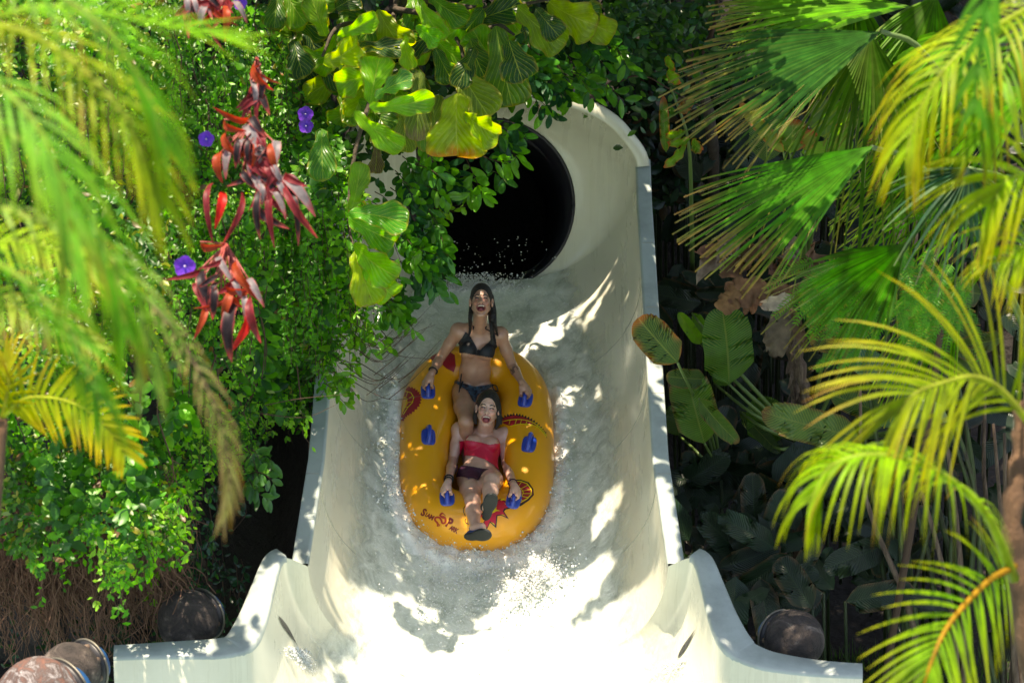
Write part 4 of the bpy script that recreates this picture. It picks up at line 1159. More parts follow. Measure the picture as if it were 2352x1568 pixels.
def twig(mb, pts, r0, r1, n=12, k=5, col=(1, 1, 1)):
    mb.tube(catmull(pts, n), [lerp(r0, r1, i / n) for i in range(n + 1)], k, col)
def sprig(lm, tm, pts, nl, sz, col, glow=.2, asp=.5, r=.004):
    cv = catmull(pts, 24); tm.tube(cv, [lerp(r, r * .35, i / 24) for i in range(25)], 5)
    for i in range(nl):
        t = .15 + .85 * (i + rng.random()) / nl; k = min(t * 24, 23.99); a = int(k); p = cv[a].lerp(cv[a + 1], k - a); tg = (cv[a + 1] - cv[a]).normalized()
        nn = leafdir(glow + rng.uniform(-.5, .5)); s = 1 if i % 2 else -1
        sd = tg.cross(nn).normalized() * s; d = (tg * .5 + sd * .8 - UP * rng.uniform(.0, .9)).normalized()
        oval_leaf(lm, p + d * .012, d, d.cross(nn).normalized(), sz * rng.uniform(.7, 1.15), sz * asp * rng.uniform(.8, 1.15), jit(col), rng.uniform(0, .35), 5)
GREEN = (.055, .19, .012); DKG = (.02, .07, .015); YEL = (.27, .38, .012); LIME = (.15, .38, .012); OLV = (.12, .17, .02); TEAL = (.03, .12, .05)
TAN = (.36, .24, .09); BRN = (.18, .07, .025)
M_bark = mat('bark', rough=.9); L(M_bark, mixc(M_bark, (.10, .075, .05), (.035, .026, .018), noise(M_bark, 14, 6, .7)), PB(M_bark).inputs['Base Color']); bump(M_bark, noise(M_bark, 22, 5), .7, .03)
# ============================================================ RIGHT BANK
def plant(name, x, y, D, label, cat, group=None, onground=True):
    p = P(x, y, D)
    if onground: p = Vector((p.x, p.y, hill(p.x, p.y) - .25))
    return empty(name, p, label, cat, group)
def leafobj(parent, b, t, w, glow=0, m=ML_ban, nrm=None, name='leaf', label=None, **k):
    bb = P(*b); tt = P(*t); n_ = nrm if nrm is not None else leafdir(glow)
    o = blade(bb, tt, w, n_, **k).build(name, m, parent)
    if label: o['label'] = label
    return o
def stalk(parent, pts, r0, r1, m=None, name='stalk', k=8):
    mb = MB(); twig(mb, [P(*p) for p in pts], r0, r1, 14, k); return mb.build(name, m or M_stem, parent)
M_husk = mat('husk', rough=.85); L(M_husk, mixc(M_husk, (.28, .15, .07), (.08, .045, .025), noise(M_husk, 12, 6, .7, dist=2)), PB(M_husk).inputs['Base Color']); bump(M_husk, noise(M_husk, 9, 6, .7, dist=3), 1, .05)
M_tr = mat('banana_trunk', rough=.85); mp_ = N(M_tr, 'ShaderNodeMapping'); ge_ = N(M_tr, 'ShaderNodeNewGeometry'); L(M_tr, ge_.outputs['Position'], mp_.inputs[0]); mp_.inputs['Scale'].default_value = (16, 16, 2)
nz_ = noise(M_tr, 1.4, 6, .7, mp_.outputs[0]); L(M_tr, ramp(M_tr, nz_, [(.3, (.035, .022, .014)), (.5, (.13, .085, .055)), (.7, (.26, .19, .13))]), PB(M_tr).inputs['Base Color']); bump(M_tr, nz_, 1, .03)

# --- fan palms
fp = plant('fan_palm', 2080, 700, 17.4, 'fan palm at upper right whose long blue-green topmost fans end in tan threads', 'palm', 'fan palms on the right bank')
stalk(fp, [(2420, 700, 18), (2250, 330, 17.4), (2120, 120, 16.8), (2024, 72, 16.5)], .03, .014, name='leaf_stalk')
mb = MB(); fan(mb, P(2022, 74, 16.5), -RT * .95 - UP * .33, UP * .50 + FW * .75, 1.24, 50, 40, (.025, .13, .022), TAN, .5, droop=.14, hair=.6)
mb.build('fan_leaf', ML_pm, fp, False)
mb = MB(); fan(mb, P(2090, 15, 17.4), -RT * .98 - UP * .02, UP * .32 + FW * .8, 1.22, 38, 42, (.11, .32, .012), TAN, .48, droop=.12, hair=.5)
mb.build('fan_leaf', ML_pm, fp, False)
mb = MB(); fan(mb, P(2000, 80, 16.8), -RT * .1 - UP * .95 , RT * .75 + FW * .4, 1.1, 26, 50, (.06, .15, .01), (.3, .25, .08), .35, droop=.5, hair=.6)
mb.build('fan_leaf', ML_pm, fp, False)
fp2 = plant('fan_palm', 2150, 1000, 17.2, 'fan palm at middle right, its two fans slanting down left below the topmost ones', 'palm', 'fan palms on the right bank')
stalk(fp2, [(2420, 900, 18), (2260, 560, 17.2), (2110, 380, 16.6), (2002, 338, 16.2)], .03, .014, name='leaf_stalk')
mb = MB(); fan(mb, P(2004, 336, 16.2), -RT * .86 - UP * .5, UP * .55 + FW * .7, 1.15, 48, 36, (.05, .21, .014), TAN, .5, droop=.10, hair=.5)
mb.build('fan_leaf', ML_pm, fp2, False)
mb = MB(); fan(mb, P(2080, 560, 15.8), -RT * .72 - UP * .62, UP * .7 - RT * .5 + FW * .5, .82, 36, 40, (.05, .19, .012), (.25, .2, .06), .5, droop=.2, hair=.3)
mb.build('fan_leaf', ML_pm, fp2, False)
mb = MB(); fan(mb, P(2226, 386, 15.2), -UP * .9 - RT * .2, RT * .8 + FW * .4, .62, 22, 78, (.02, .085, .045), (.1, .15, .07), .4, droop=.2)
mb.build('fan_leaf', ML_pm, fp2, False)
stalk(fp2, [(2400, 560, 16.4), (2320, 420, 15.6), (2226, 386, 15.2)], .018, .01, name='leaf_stalk')
fp3 = plant('fan_palm', 2380, 700, 17.6, 'bright green fan palm filling the upper right corner behind the others', 'palm', 'fan palms on the right bank')
for (x, y, D, a, b, r_) in ((2240, 60, 17.6, (-.8, -.5), (.4, .5), 1.1), (2360, 210, 17.4, (-.9, -.3), (.3, .6), 1.2), (2330, 420, 17.5, (-.9, -.2), (.3, .6), 1.1), (2180, 250, 17.8, (-.5, -.8), (.7, .2), 1.0), (2150, -10, 17.9, (-.3, -.9), (.8, .1), 1.0), (2320, 560, 17.6, (-.7, -.6), (.5, .3), .9), (2200, 640, 17.9, (-.5, -.8), (.7, .2), .8), (1830, -30, 18.6, (-.4, -.9), (.8, .1), .62), (1960, -20, 18.4, (-.1, -.95), (.8, .1), .7)):
    mb = MB(); fan(mb, P(x, y, D), RT * a[0] + UP * a[1], RT * b[0] + UP * b[1] + FW * .5, r_, 34, 52, (.09, .27, .010), (.3, .32, .06), .42, droop=.35, hair=.2)
    mb.build('fan_leaf', ML_pm, fp3, False)
stalk(fp3, [(2440, 1100, 18.2), (2400, 600, 17.9), (2360, 210, 17.4)], .05, .02, name='leaf_stalk')

# --- lacy bush under the fans
lb = plant('feathery_shrub', 2060, 900, 18.2, 'bright lacy fern-like shrub hanging under the lower fan palm leaves', 'shrub')
mb = MB()
for k in range(95):
    x = rng.uniform(1870, 2230); y = rng.uniform(560, 700) + (x - 1950) * .05; D = rng.uniform(16.4, 17.2)
    a = R(rng.uniform(200, 290)); l = rng.uniform(.18, .32); p = P(x, y, D); d = RT * cos(a) + UP * sin(a) + FW * rng.uniform(-.3, .3)
    frond(mb, [p, p + d * l * .5, p + d * l + Vector((0, 0, -.06))], .045, 20, .009, .15, 70, (.06, .24, .012), None, -FW + UP * .3, .002, seg=2, tlo=.05, t_ang=60)
for (x0, y0, x1, y1) in ((2010, 700, 1930, 800), (2030, 660, 1975, 790), (1960, 640, 1900, 690)):
    for q in range(7):
        t = q / 6; p = P(lerp(x0, x1, t), lerp(y0, y1, t), 16.6); d = (-RT * .5 - UP * rng.uniform(.3, 1)).normalized()
        frond(mb, [p, p + d * .1, p + d * .19], .04, 16, .008, .15, 70, (.06, .24, .012), None, -FW + UP * .3, .002, seg=2, t_ang=60)
mb.build('foliage', ML_sm, lb)
mb = MB(); twig(mb, [lb.location, P(2160, 760, 17.4), P(2080, 640, 16.9), P(1980, 610, 16.7)], .03, .006); mb.build('stem', M_twig, lb)

# --- banana clump
bn = plant('banana_plant', 1835, 1240, 20.2, 'banana plant with shaggy brown trunk and torn leaves right of the slide', 'banana plant', 'banana plants right of the slide')
mb = MB(); mb.tube(catmull([Vector((P(1860, 1100, 20).x, P(1860, 1100, 20).y, -.2)), P(1850, 1020, 19.9), P(1838, 900, 19.8), P(1822, 790, 19.7), P(1806, 700, 19.6)], 30), [.085 + .012 * sin(i * 2.1) - .0012 * i for i in range(31)], 14)
rg_ = random.Random(2)
for i in range(40):
    t = rg_.random(); p = P(lerp(1850, 1806, t) + rg_.uniform(-16, 16), lerp(1050, 700, t), 19.68); q = p + UP * -rg_.uniform(.08, .2) + RT * rg_.uniform(-.05, .05) - FW * rg_.uniform(.02, .06)
    o = blade(p, q, rg_.uniform(.02, .05), -FW + RT * rg_.uniform(-1, 1), .4, .6, n=4, nm=1, seed=i, wav=.2); mb.add(o.v, o.f)
mb.build('trunk', M_tr, bn)
for k, (b, t, w, g_, c, e, ea, tn, D) in enumerate([
    ((1674, 882), (1661, 708), .35, .75, (.045, .17, .012), None, 0, 3, 19.5), ((1765, 1022), (1757, 913), .27, .5, (.03, .12, .012), None, 0, 1, 19.9),
    ((1972, 1003), (1752, 948), .24, .1, (.11, .21, .05), BRN, .25, 5, 18.8), ((1967, 768), (1862, 782), .18, .4, (.035, .05, .012), (.3, .14, .04), .3, 2, 18.9),
    ((2100, 908), (1940, 808), .22, -.5, (.04, .15, .085), None, 0, 3, 18.5), ((1905, 745), (1838, 690), .10, .5, LIME, (.5, .12, .02), .3, 3, 18.8),
    ((1700, 945), (1790, 1040), .10, .2, DKG, None, 0, 2, 19.9), ((1640, 880), (1700, 830), .14, .2, TEAL, None, 0, 2, 20.2), ((1590, 720), (1650, 790), .10, .3, GREEN, None, 0, 2, 20.1),
    ((1610, 790), (1560, 720), .09, .2, LIME, None, 0, 1, 20.0), ((2150, 960), (2010, 960), .16, -.3, (.08, .18, .10), None, 0, 3, 18.7), ((2180, 965), (2100, 920), .13, -.8, (.25, .32, .25), None, 0, 3, 18.4)]):
    leafobj(bn, (*b, D), (*t, D - .15), w, g_, kind='banana', col=c, edge=e, edgeamt=ea, torn=tn, n=26, nm=5, seed=k, curl=.25)
    stalk(bn, [(1850, 1020, 19.95), (lerp(1850, b[0], .6), lerp(1020, b[1], .6) + 10, 19.6), (b[0], b[1], D)], .018, .008)
for k, (b, t, w, c, D) in enumerate([((1838, 683), (1760, 665), .16, (.17, .09, .055), 18.8), ((1770, 660), (1665, 668), .20, (.19, .10, .06), 18.7), ((1700, 655), (1650, 712), .15, (.22, .12, .06), 18.7), ((1735, 665), (1728, 722), .05, (.2, .09, .05), 18.7), ((1712, 665), (1712, 725), .045, (.2, .10, .06), 18.75), ((1825, 680), (1745, 702), .10, (.40, .33, .26), 18.65),
    ((1800, 700), (1778, 822), .16, (.18, .14, .10), 19.3), ((1800, 690), (1760, 790), .12, (.27, .21, .15), 19.4), ((1815, 700), (1850, 800), .08, (.2, .12, .08), 19.5)]):
    leafobj(bn, (*b, D), (*t, D), w, .3, ML_dead, kind='banana', col=c, torn=4, n=18, nm=4, seed=50 + k, wav=.16, curl=.35, fold=.5, name='dead_leaf')
bn2 = plant('banana_plant', 1600, 1180, 20.2, 'low banana plant with a browned torn leaf leaning over the slide rim', 'banana plant', 'banana plants right of the slide')
for k, (b, t, w, g_, c, e, ea, tn, D) in enumerate([
    ((1556, 832), (1466, 732), .235, .3, (.025, .085, .015), (.42, .10, .02), .3, 8, 18.3), ((1618, 1018), (1574, 852), .30, .6, (.07, .20, .015), BRN, .12, 4, 19.4), ((1606, 915), (1694, 1018), .13, .3, (.045, .13, .015), BRN, .2, 2, 19.2),
    ((1620, 870), (1532, 865), .14, .3, DKG, BRN, .15, 2, 19.3), ((1560, 1000), (1545, 930), .16, .2, DKG, None, 0, 2, 20.0)]):
    leafobj(bn2, (*b, D), (*t, D - .1), w, g_, kind='banana', col=c, edge=e, edgeamt=ea, torn=tn, n=28, nm=5, seed=100 + k, curl=.2)
    stalk(bn2, [(1660, 1120, 20.0), (lerp(1660, b[0], .5), lerp(1120, b[1], .6), 19.7), (b[0], b[1], D)], .014, .008)
bn3 = plant('banana_plant', 1830, 700, 20.8, 'banana plant behind the fan palms with orange scorched leaf tips', 'banana plant', 'banana plants right of the slide')
for k, (b, t, w, g_, c, e, ea, tn, D) in enumerate([
    ((1815, 352), (1822, 276), .20, .7, (.09, .24, .012), (.50, .055, .01), .42, 5, 18.3), ((1850, 345), (1866, 300), .10, .6, (.2, .22, .02), (.5, .06, .01), .6, 2, 18.3), ((1800, 350), (1700, 238), .09, .5, (.25, .3, .02), (.45, .10, .03), .5, 5, 18.2), ((1895, 318), (1905, 228), .24, 0, (.10, .20, .06), (.2, .14, .08), .12, 0, 18.3),
    ((1760, 372), (1765, 240), .24, .4, (.018, .075, .012), None, 0, 2, 18.9), ((1905, 320), (1960, 270), .12, .6, LIME, (.4, .1, .02), .25, 1, 18.3), ((1840, 350), (1960, 330), .14, .5, LIME, None, 0, 2, 18.4)]):
    leafobj(bn3, (*b, D), (*t, D - .1), w, g_, kind='banana', col=c, edge=e, edgeamt=ea, torn=tn, n=24, nm=5, seed=150 + k, curl=.2)
    stalk(bn3, [(1850, 620, 20.0), (lerp(1850, b[0], .6), lerp(620, b[1], .6), 19.3), (b[0], b[1], D)], .014, .008)
for k in range(16):
    x = rng.uniform(1625, 1870); y = 560 + (x - 1625) * .16 + rng.gauss(0, 24); c = rng.choice([(.16, .085, .05), (.20, .11, .06), (.2, .10, .07), (.28, .21, .16)])
    leafobj(bn3, (x, y, 19.0 + rng.random() * .4), (x - rng.uniform(-30, 70), y + rng.uniform(-10, 55), 18.9), rng.uniform(.08, .17), rng.uniform(-.5, .5), ML_dead, kind='banana', col=c, torn=4, n=14, nm=4, seed=200 + k, wav=.22, curl=.5, fold=.6, name='dead_leaf')
bn4 = plant('banana_plant', 1560, 600, 21.6, 'small torn banana plant with orange edges beside the tunnel arch', 'banana plant', 'banana plants right of the slide')
for k, (b, t, w, g_, c) in enumerate([((1530, 350), (1523, 222), .07, .6, GREEN), ((1575, 305), (1530, 310), .08, .6, LIME), ((1585, 320), (1535, 330), .07, .7, LIME), ((1575, 330), (1527, 385), .08, .7, LIME), ((1590, 325), (1610, 345), .09, .5, GREEN), ((1535, 160), (1560, 190), .09, .6, LIME), ((1530, 130), (1548, 160), .06, .6, LIME), ((1560, 260), (1590, 225), .08, .3, (.2, .10, .05))]):
    leafobj(bn4, (*b, 19.8), (*t, 19.7), w, g_, kind='banana', col=c, edge=(.48, .07, .02), edgeamt=.35, torn=5, n=20, nm=4, seed=250 + k, wav=.12, curl=.3)
stalk(bn4, [(1590, 620, 21), (1588, 480, 20.4), (1580, 320, 19.9), (1540, 200, 19.8)], .02, .008)
M_dst = mat('dark_stalk', rough=.6); L(M_dst, mixc(M_dst, (.045, .075, .02), (.03, .022, .012), ramp(M_dst, noise(M_dst, 9, 5), [(.45, 0), (.65, 1)])), PB(M_dst).inputs['Base Color'])
# tall stalk thicket right
th = plant('stalk_thicket', 2230, 1300, 18.6, 'tall thicket of upright green banana stalks standing in shade at right', 'banana plant', 'banana plants right of the slide')
for k in range(20):
    x = rng.uniform(2060, 2360); y1 = rng.uniform(680, 1000); b = P(x + rng.uniform(-20, 90), 1400, 18.9); b = Vector((b.x, b.y, -.1)); mb = MB()
    t_ = P(x - rng.uniform(-20, 120), y1, 18.3 + rng.random() * .6); twig(mb, [b, b.lerp(t_, .35) + RT * rng.uniform(-.1, .15), b.lerp(t_, .7) + RT * rng.uniform(-.08, .12), t_], .028, .010, 12, 7, (1, 1, 1)); mb.build('stalk', M_dst if k % 3 else M_tr, th)
for k in range(14):
    x = rng.uniform(2010, 2330); y = rng.uniform(640, 1000)
    leafobj(th, (x, y, 18.8), (x - rng.uniform(20, 130), y + rng.uniform(-60, 60), 18.6), rng.uniform(.14, .26), rng.uniform(-.3, .5), kind='banana', col=jit((.03, .085, .018), .3), edge=BRN, edgeamt=.1, torn=3, n=20, nm=4, seed=300 + k)
# dark understorey leaves
for gi, (x0, x1, y0, y1, D0, D1, n_, lab) in enumerate([
    (1560, 1760, 1030, 1330, 19.0, 20.0, 34, 'dark leafy understorey in shade beside the lower slide rim'),
    (1740, 2080, 1060, 1400, 18.8, 19.8, 44, 'dark leafy understorey above the round brown ball at right'),
    (1530, 1720, 420, 760, 20.6, 21.6, 34, 'dark leaves in deep shade right of the tunnel bend'),
    (1680, 2100, 700, 1100, 20.2, 21.2, 70, 'dark leaves in deep shade behind the shaggy banana trunk'),
    (1480, 1800, -20, 420, 21.2, 22.2, 110, 'dark leaves on the slope above the tunnel arch'),
    (1780, 2400, -20, 640, 20.4, 21.6, 150, 'dark leaves filling the slope behind the fan palms'),
    (2050, 2400, 640, 1500, 19.6, 20.4, 60, 'dark leaves low behind the stalk thicket at right')]):
    u = plant('understorey_plant', (x0 + x1) / 2, y1, D1, lab, 'undergrowth', 'dark undergrowth right of the slide'); mb = MB()
    for k in range(n_):
        x = rng.uniform(x0, x1); y = rng.uniform(y0, y1); D = lerp(D1, D0, (y - y0) / (y1 - y0)) + rng.uniform(-.2, .3); a = R(rng.uniform(0, 360)); l = rng.uniform(.22, .48)
        p = P(x, y, D); q = p + (RT * cos(a) + UP * sin(a) * .9 + FW * rng.uniform(-.4, .2)) * l
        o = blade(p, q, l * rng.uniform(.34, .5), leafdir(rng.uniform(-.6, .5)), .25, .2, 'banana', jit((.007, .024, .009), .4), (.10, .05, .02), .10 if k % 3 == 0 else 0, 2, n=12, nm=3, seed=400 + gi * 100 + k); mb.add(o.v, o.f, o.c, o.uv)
        if k % 3 == 0: twig(mb, [p, Vector((p.x + .1, p.y + .15, hill(p.x, p.y) - .2))], .012, .014, 4, 5, (.03, .05, .02))
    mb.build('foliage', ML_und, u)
# thin trunk behind the arch and pale twig
t_ = plant('slender_tree', 1640, 420, 22.2, 'slender dark tree trunk rising behind the slide arch', 'tree')
mb = MB(); twig(mb, [t_.location, P(1640, 400, 21.2), P(1600, 160, 20.9), P(1545, -20, 20.8), P(1530, -160, 20.8)], .05, .03, 14, 8); mb.build('trunk', M_bark, t_)
mb = MB(); twig(mb, [P(1595, 150, 20.9), P(1640, 60, 20.7), P(1650, -60, 20.6)], .025, .01); twig(mb, [P(1420, 190, 20.6), P(1450, 176, 20.2), P(1490, 178, 20.1), P(1522, 196, 20.1), P(1615, 248, 20.3)], .008, .004); mb.build('branch', M_twig, t_)
mb = MB()
for k in range(900):
    x = rng.gauss(1510, 75); y = rng.gauss(70, 80); scatter_leaf(mb, P(x, y, rng.uniform(20.3, 21)), rng.uniform(.05, .10), rng.choice([DKG, TEAL, GREEN, (.05, .14, .03)]), rng.uniform(-.9, .6))
mb.build('foliage', ML_gl, t_)

# --- near, soft areca palms
GA = (.19, .30, .012); TA = (.36, .28, .010)
ap = plant('areca_palm', 2330, 1500, 12.0, 'golden green feather palm with brown husk at lower right, close by and blurred', 'palm', 'feather palms close to the camera')
moveto(ap, P(2400, 1750, 11.8))
mb = MB(); mb.tube(catmull([P(2400, 1750, 11.8), P(2350, 1400, 11.6), P(2325, 1200, 11.5), P(2345, 1040, 11.5), P(2350, 920, 11.5)], 24), [.042 + .008 * (i % 3) - .0006 * i for i in range(25)], 12); mb.build('trunk', M_husk, ap)
def fr(parent, pts, *a, **k):
    mb = MB(); frond(mb, [P(*p) for p in pts], *a, **k); return mb.build('frond', ML_pm, parent)
fr(ap, [(2330, 1330, 11.4), (2268, 1185, 11.2), (2180, 1100, 11.0), (2082, 1056, 10.9), (1985, 1046, 10.8), (1905, 1075, 10.8), (1862, 1150, 10.8)], .46, 34, .019, 1.5, 62, (.14, .27, .008), (.30, .30, .010), rach=.022, t_ang=30, tlo=.16)
fr(ap, [(2330, 1300, 11.4), (2268, 1335, 11.2), (2180, 1432, 11.0), (2135, 1530, 10.9), (2110, 1620, 10.9)], .42, 26, .019, .35, 52, (.11, .23, .008), (.30, .27, .010), nrm=-FW, rach=.016, rcol=(.42, .24, .02))
fr(ap, [(2380, 990, 11.4), (2298, 895, 11.3), (2235, 866, 11.2), (2165, 880, 11.1), (2100, 905, 11.0), (2060, 950, 11.0)], .62, 24, .019, .55, 46, (.16, .22, .008), TA, nrm=-FW + UP * .4, rach=.018, t_ang=20)
ap2 = plant('areca_palm', 2420, 900, 12.2, 'yellow arching feather palm coming in at the right edge, blurred', 'palm', 'feather palms close to the camera'); moveto(ap2, P(2560, 1300, 12))
stalk(ap2, [(2560, 1300, 12), (2530, 900, 11.9), (2500, 640, 11.8)], .05, .03, M_husk, 'trunk')
fr(ap2, [(2500, 660, 11.8), (2450, 470, 11.6), (2390, 405, 11.5), (2320, 410, 11.4), (2270, 470, 11.4)], .50, 26, .018, .8, 55, (.20, .31, .008), TA, nrm=-FW + UP * .5, rach=.014)
fr(ap2, [(2500, 660, 11.8), (2440, 600, 11.6), (2370, 560, 11.5), (2300, 600, 11.4)], .40, 18, .016, 1.0, 55, (.17, .29, .008), TA, nrm=-FW + UP * .5, rach=.012)
ap3 = plant('areca_palm', 2420, 0, 12.2, 'feather palm drooping from the top right corner with hanging yellow leaflets', 'palm', 'feather palms close to the camera'); moveto(ap3, P(2620, 300, 12))
stalk(ap3, [(2620, 300, 12), (2590, 60, 11.9), (2520, -60, 11.8)], .05, .03, M_husk, 'trunk')
fr(ap3, [(2520, -60, 11.8), (2380, 10, 11.5), (2260, 80, 11.3), (2170, 160, 11.2), (2110, 260, 11.2), (2080, 360, 11.2)], .44, 34, .018, 1.1, 60, (.19, .29, .008), (.40, .30, .010), nrm=UP * .8 - FW * .4, rach=.016)
fr(ap3, [(2520, -60, 11.8), (2420, 30, 11.5), (2330, 110, 11.4), (2280, 220, 11.3), (2250, 330, 11.3)], .40, 28, .016, 1.2, 60, (.09, .25, .008), (.24, .26, .010), rach=.014)
fr(ap3, [(2290, -80, 9.4), (2268, 0, 9.4), (2250, 120, 9.4), (2235, 270, 9.4)], .22, 5, .03, .5, 30, (.05, .2, .012), None, rach=.018, rcol=(.04, .20, .012))
# ============================================================ LEFT BANK
# dark rock face behind everything on the left
M_rock = mat('rock', rough=.95); L(M_rock, mixc(M_rock, (.016, .014, .013), (.035, .03, .026), noise(M_rock, 3, 6)), PB(M_rock).inputs['Base Color']); bump(M_rock, noise(M_rock, 4, 6), 1, .12)
mb = MB(); rows = []
for j in range(40):
    row = []
    for i in range(50):
        x = lerp(-900, 700, i / 49); y = lerp(-350, 1500, j / 39); D = 20.6 - 1.5 * sstep(760, 200, x) + 1.0 * sstep(560, 720, x) + .25 * MN.noise(Vector((x * .01, y * .01, 0)))
        row.append(P(x, y, D))
    rows.append(row)
mb.grid(rows); rk = mb.build('rock_wall', M_rock, solid=.3); tag(rk, 'dark rock face in deep shade behind the hanging creepers', 'rock wall')

# creeper curtain
def creeperD(x, y):
    return 16.7 + 2.1 * sstep(250, 700, x) + .55 * MN.noise(Vector((x * .006, y * .004, 3))) + .45 * MN.noise(Vector((x * .022, y * .010, 7))) - .25 * sin(y * .01 + x * .004)
CR = [(-80, -60), (560, -60), (640, 60), (700, 160), (760, 260), (800, 340), (838, 430), (850, 520), (815, 600), (820, 690), (790, 790), (740, 850), (700, 905), (690, 955), (610, 945), (575, 985), (540, 1010), (490, 1010), (455, 1090), (420, 1180), (395, 1250), (330, 1230), (300, 1340), (200, 1230), (90, 1300), (-80, 1250)]
cm = MB(); cs = MB(); n_ = 0
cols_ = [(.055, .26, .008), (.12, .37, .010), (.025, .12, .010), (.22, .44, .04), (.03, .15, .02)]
while n_ < 26000:
    x = rng.uniform(-80, 860); y = rng.uniform(-60, 1350)
    if not inpoly(x + 14 * sin(y * .05), y + 22 * sin(x * .045), CR): continue
    den = .55 + 1.3 * MN.noise(Vector((x * .014, y * .006, 11)))
    if rng.random() > den + .22: n_ += .3; continue
    D = creeperD(x, y) + rng.random() ** 2 * .38
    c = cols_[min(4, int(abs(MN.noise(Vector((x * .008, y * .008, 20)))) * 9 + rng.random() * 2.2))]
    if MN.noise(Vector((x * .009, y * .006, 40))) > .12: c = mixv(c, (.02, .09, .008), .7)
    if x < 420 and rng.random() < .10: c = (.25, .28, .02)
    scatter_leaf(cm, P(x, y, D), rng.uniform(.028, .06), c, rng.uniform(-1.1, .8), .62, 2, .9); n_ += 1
for k in range(1500):
    cx, cy = rng.choice([(740, 330), (560, 520), (650, 600), (480, 250), (620, 830), (420, 900), (300, 1050), (770, 640), (700, 450), (150, 1120)]); x = cx + rng.gauss(0, 30); y = cy + rng.gauss(0, 60)
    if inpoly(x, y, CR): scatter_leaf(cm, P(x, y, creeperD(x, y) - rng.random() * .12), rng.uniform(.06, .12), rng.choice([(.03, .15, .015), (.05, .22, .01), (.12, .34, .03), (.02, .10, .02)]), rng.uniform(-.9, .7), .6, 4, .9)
for k in range(420):
    x = rng.uniform(-60, 840); y = rng.uniform(-40, 1300)
    if inpoly(x, y, CR): scatter_leaf(cm, P(x, y, creeperD(x, y) - .03), rng.uniform(.03, .08), rng.choice([(.22, .11, .03), (.32, .26, .04), (.14, .07, .03), (.30, .34, .14)]), rng.uniform(-.7, .7), .5, 3, .9)
for k in range(90):
    x = rng.uniform(-60, 820); y = rng.uniform(-60, 900)
    if inpoly(x, y, CR) and inpoly(x, y + 120, CR):
        p = P(x, y, creeperD(x, y) - .12); cs.tube(catmull([p + Vector((rng.gauss(0, .03), rng.gauss(0, .04), -.16 * q)) for q in range(5)], 10), rng.uniform(.003, .006), 4, cap=False)
# hanging strands at the ragged lower edge
def strand(x, y, ln, D, c, sz=.045):
    p = P(x, y, D); pts = [p]
    for k in range(6): pts.append(pts[-1] + Vector((rng.gauss(0, .018), rng.gauss(0, .02), -ln / 6)))
    cv = catmull(pts, 18); cs.tube(cv, .0022, 3, cap=False)
    for k in range(int(ln / .022)):
        q = cv[rng.randrange(19)]; scatter_leaf(cm, q + Vector((rng.gauss(0, .012), rng.gauss(0, .012), 0)), sz * rng.uniform(.6, 1.15), c, rng.uniform(-.8, .8), .55, 2, .8)
EDGE = CR[8:]
for i in range(190):
    k = rng.randrange(len(EDGE) - 2); a, b = EDGE[k], EDGE[k + 1]; t = rng.random(); x, y = lerp(a[0], b[0], t) - rng.uniform(0, 25), lerp(a[1], b[1], t) - rng.uniform(0, 90)
    strand(x, y, rng.uniform(.12, .42), creeperD(x, y) - .05, rng.choice(cols_[:4]))
for i in range(260):
    x = rng.uniform(380, 840); y = rng.uniform(0, 700)
    if inpoly(x, y, CR): strand(x, y, rng.uniform(.3, .8), creeperD(x, y) - .22 - rng.random() * .1, rng.choice([(.08, .30, .012), (.14, .34, .02), (.05, .2, .012)]), .04)
for (x, y, l) in ((688, 945, .26), (845, 700, .1), (365, 1260, .35), (330, 1300, .3)): strand(x, y, l, 17.6, LIME)
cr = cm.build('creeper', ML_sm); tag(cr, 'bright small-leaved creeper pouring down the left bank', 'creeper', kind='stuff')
cs.build('creeper_stem', M_twig, cr)
# dim glossy ivy on the rock lower down
mb = MB(); tm = MB()
def ivy(x0, x1, y0, y1, n, D, sz, cl):
    for k in range(n):
        x = rng.uniform(x0, x1); y = rng.uniform(y0, y1); p = P(x, y, D); l = rng.uniform(.2, .7)
        pts = [p, p + Vector((rng.gauss(0, .04), rng.gauss(0, .03), -l / 2)), p + Vector((rng.gauss(0, .07), rng.gauss(0, .04), -l))]
        cv = catmull(pts, 14); tm.tube(cv, .003, 4, cap=False)
        for q in range(int(l * 26)): scatter_leaf(mb, cv[rng.randrange(15)], sz * rng.uniform(.6, 1.2), rng.choice(cl), rng.uniform(-1, .4), .5, 3, .8)
ivy(360, 480, 1060, 1460, 42, 18.3, .055, [(.02, .09, .03), (.03, .13, .05), (.06, .2, .03), (.015, .05, .02)])
ivy(420, 540, 1000, 1350, 10, 18.9, .05, [(.012, .04, .015), (.02, .07, .03)])
ivy(540, 570, 1080, 1400, 5, 18.6, .06, [(.015, .06, .02), (.02, .09, .04)])
ivy(-20, 380, 1240, 1480, 40, 18.2, .06, [(.012, .04, .012), (.02, .07, .02)])
iv = mb.build('ivy', ML_gl); tag(iv, 'sparse dark glossy ivy trailing over the shaded rock at lower left', 'ivy', kind='stuff'); tm.build('ivy_stem', M_twig, iv)
# brown root curtain
M_root = mat('roots', (.17, .085, .05), .85); mb = MB()
for k in range(1500):
    x = rng.uniform(-40, 400); y = rng.uniform(1060, 1330) - x * .05; p = P(x, y, 17.3 + rng.random() * .8); l = rng.uniform(.2, .75)
    pts = [p]; 
    for q in range(5): pts.append(pts[-1] + Vector((rng.gauss(0, .045), rng.gauss(0, .04), -l / 5)))
    mb.tube(catmull(pts, 10), rng.uniform(.0016, .0042), 3, cap=False)
rt_ = mb.build('hanging_roots', M_root); tag(rt_, 'tangled curtain of thin brown roots under the creeper at left', 'roots', kind='stuff')

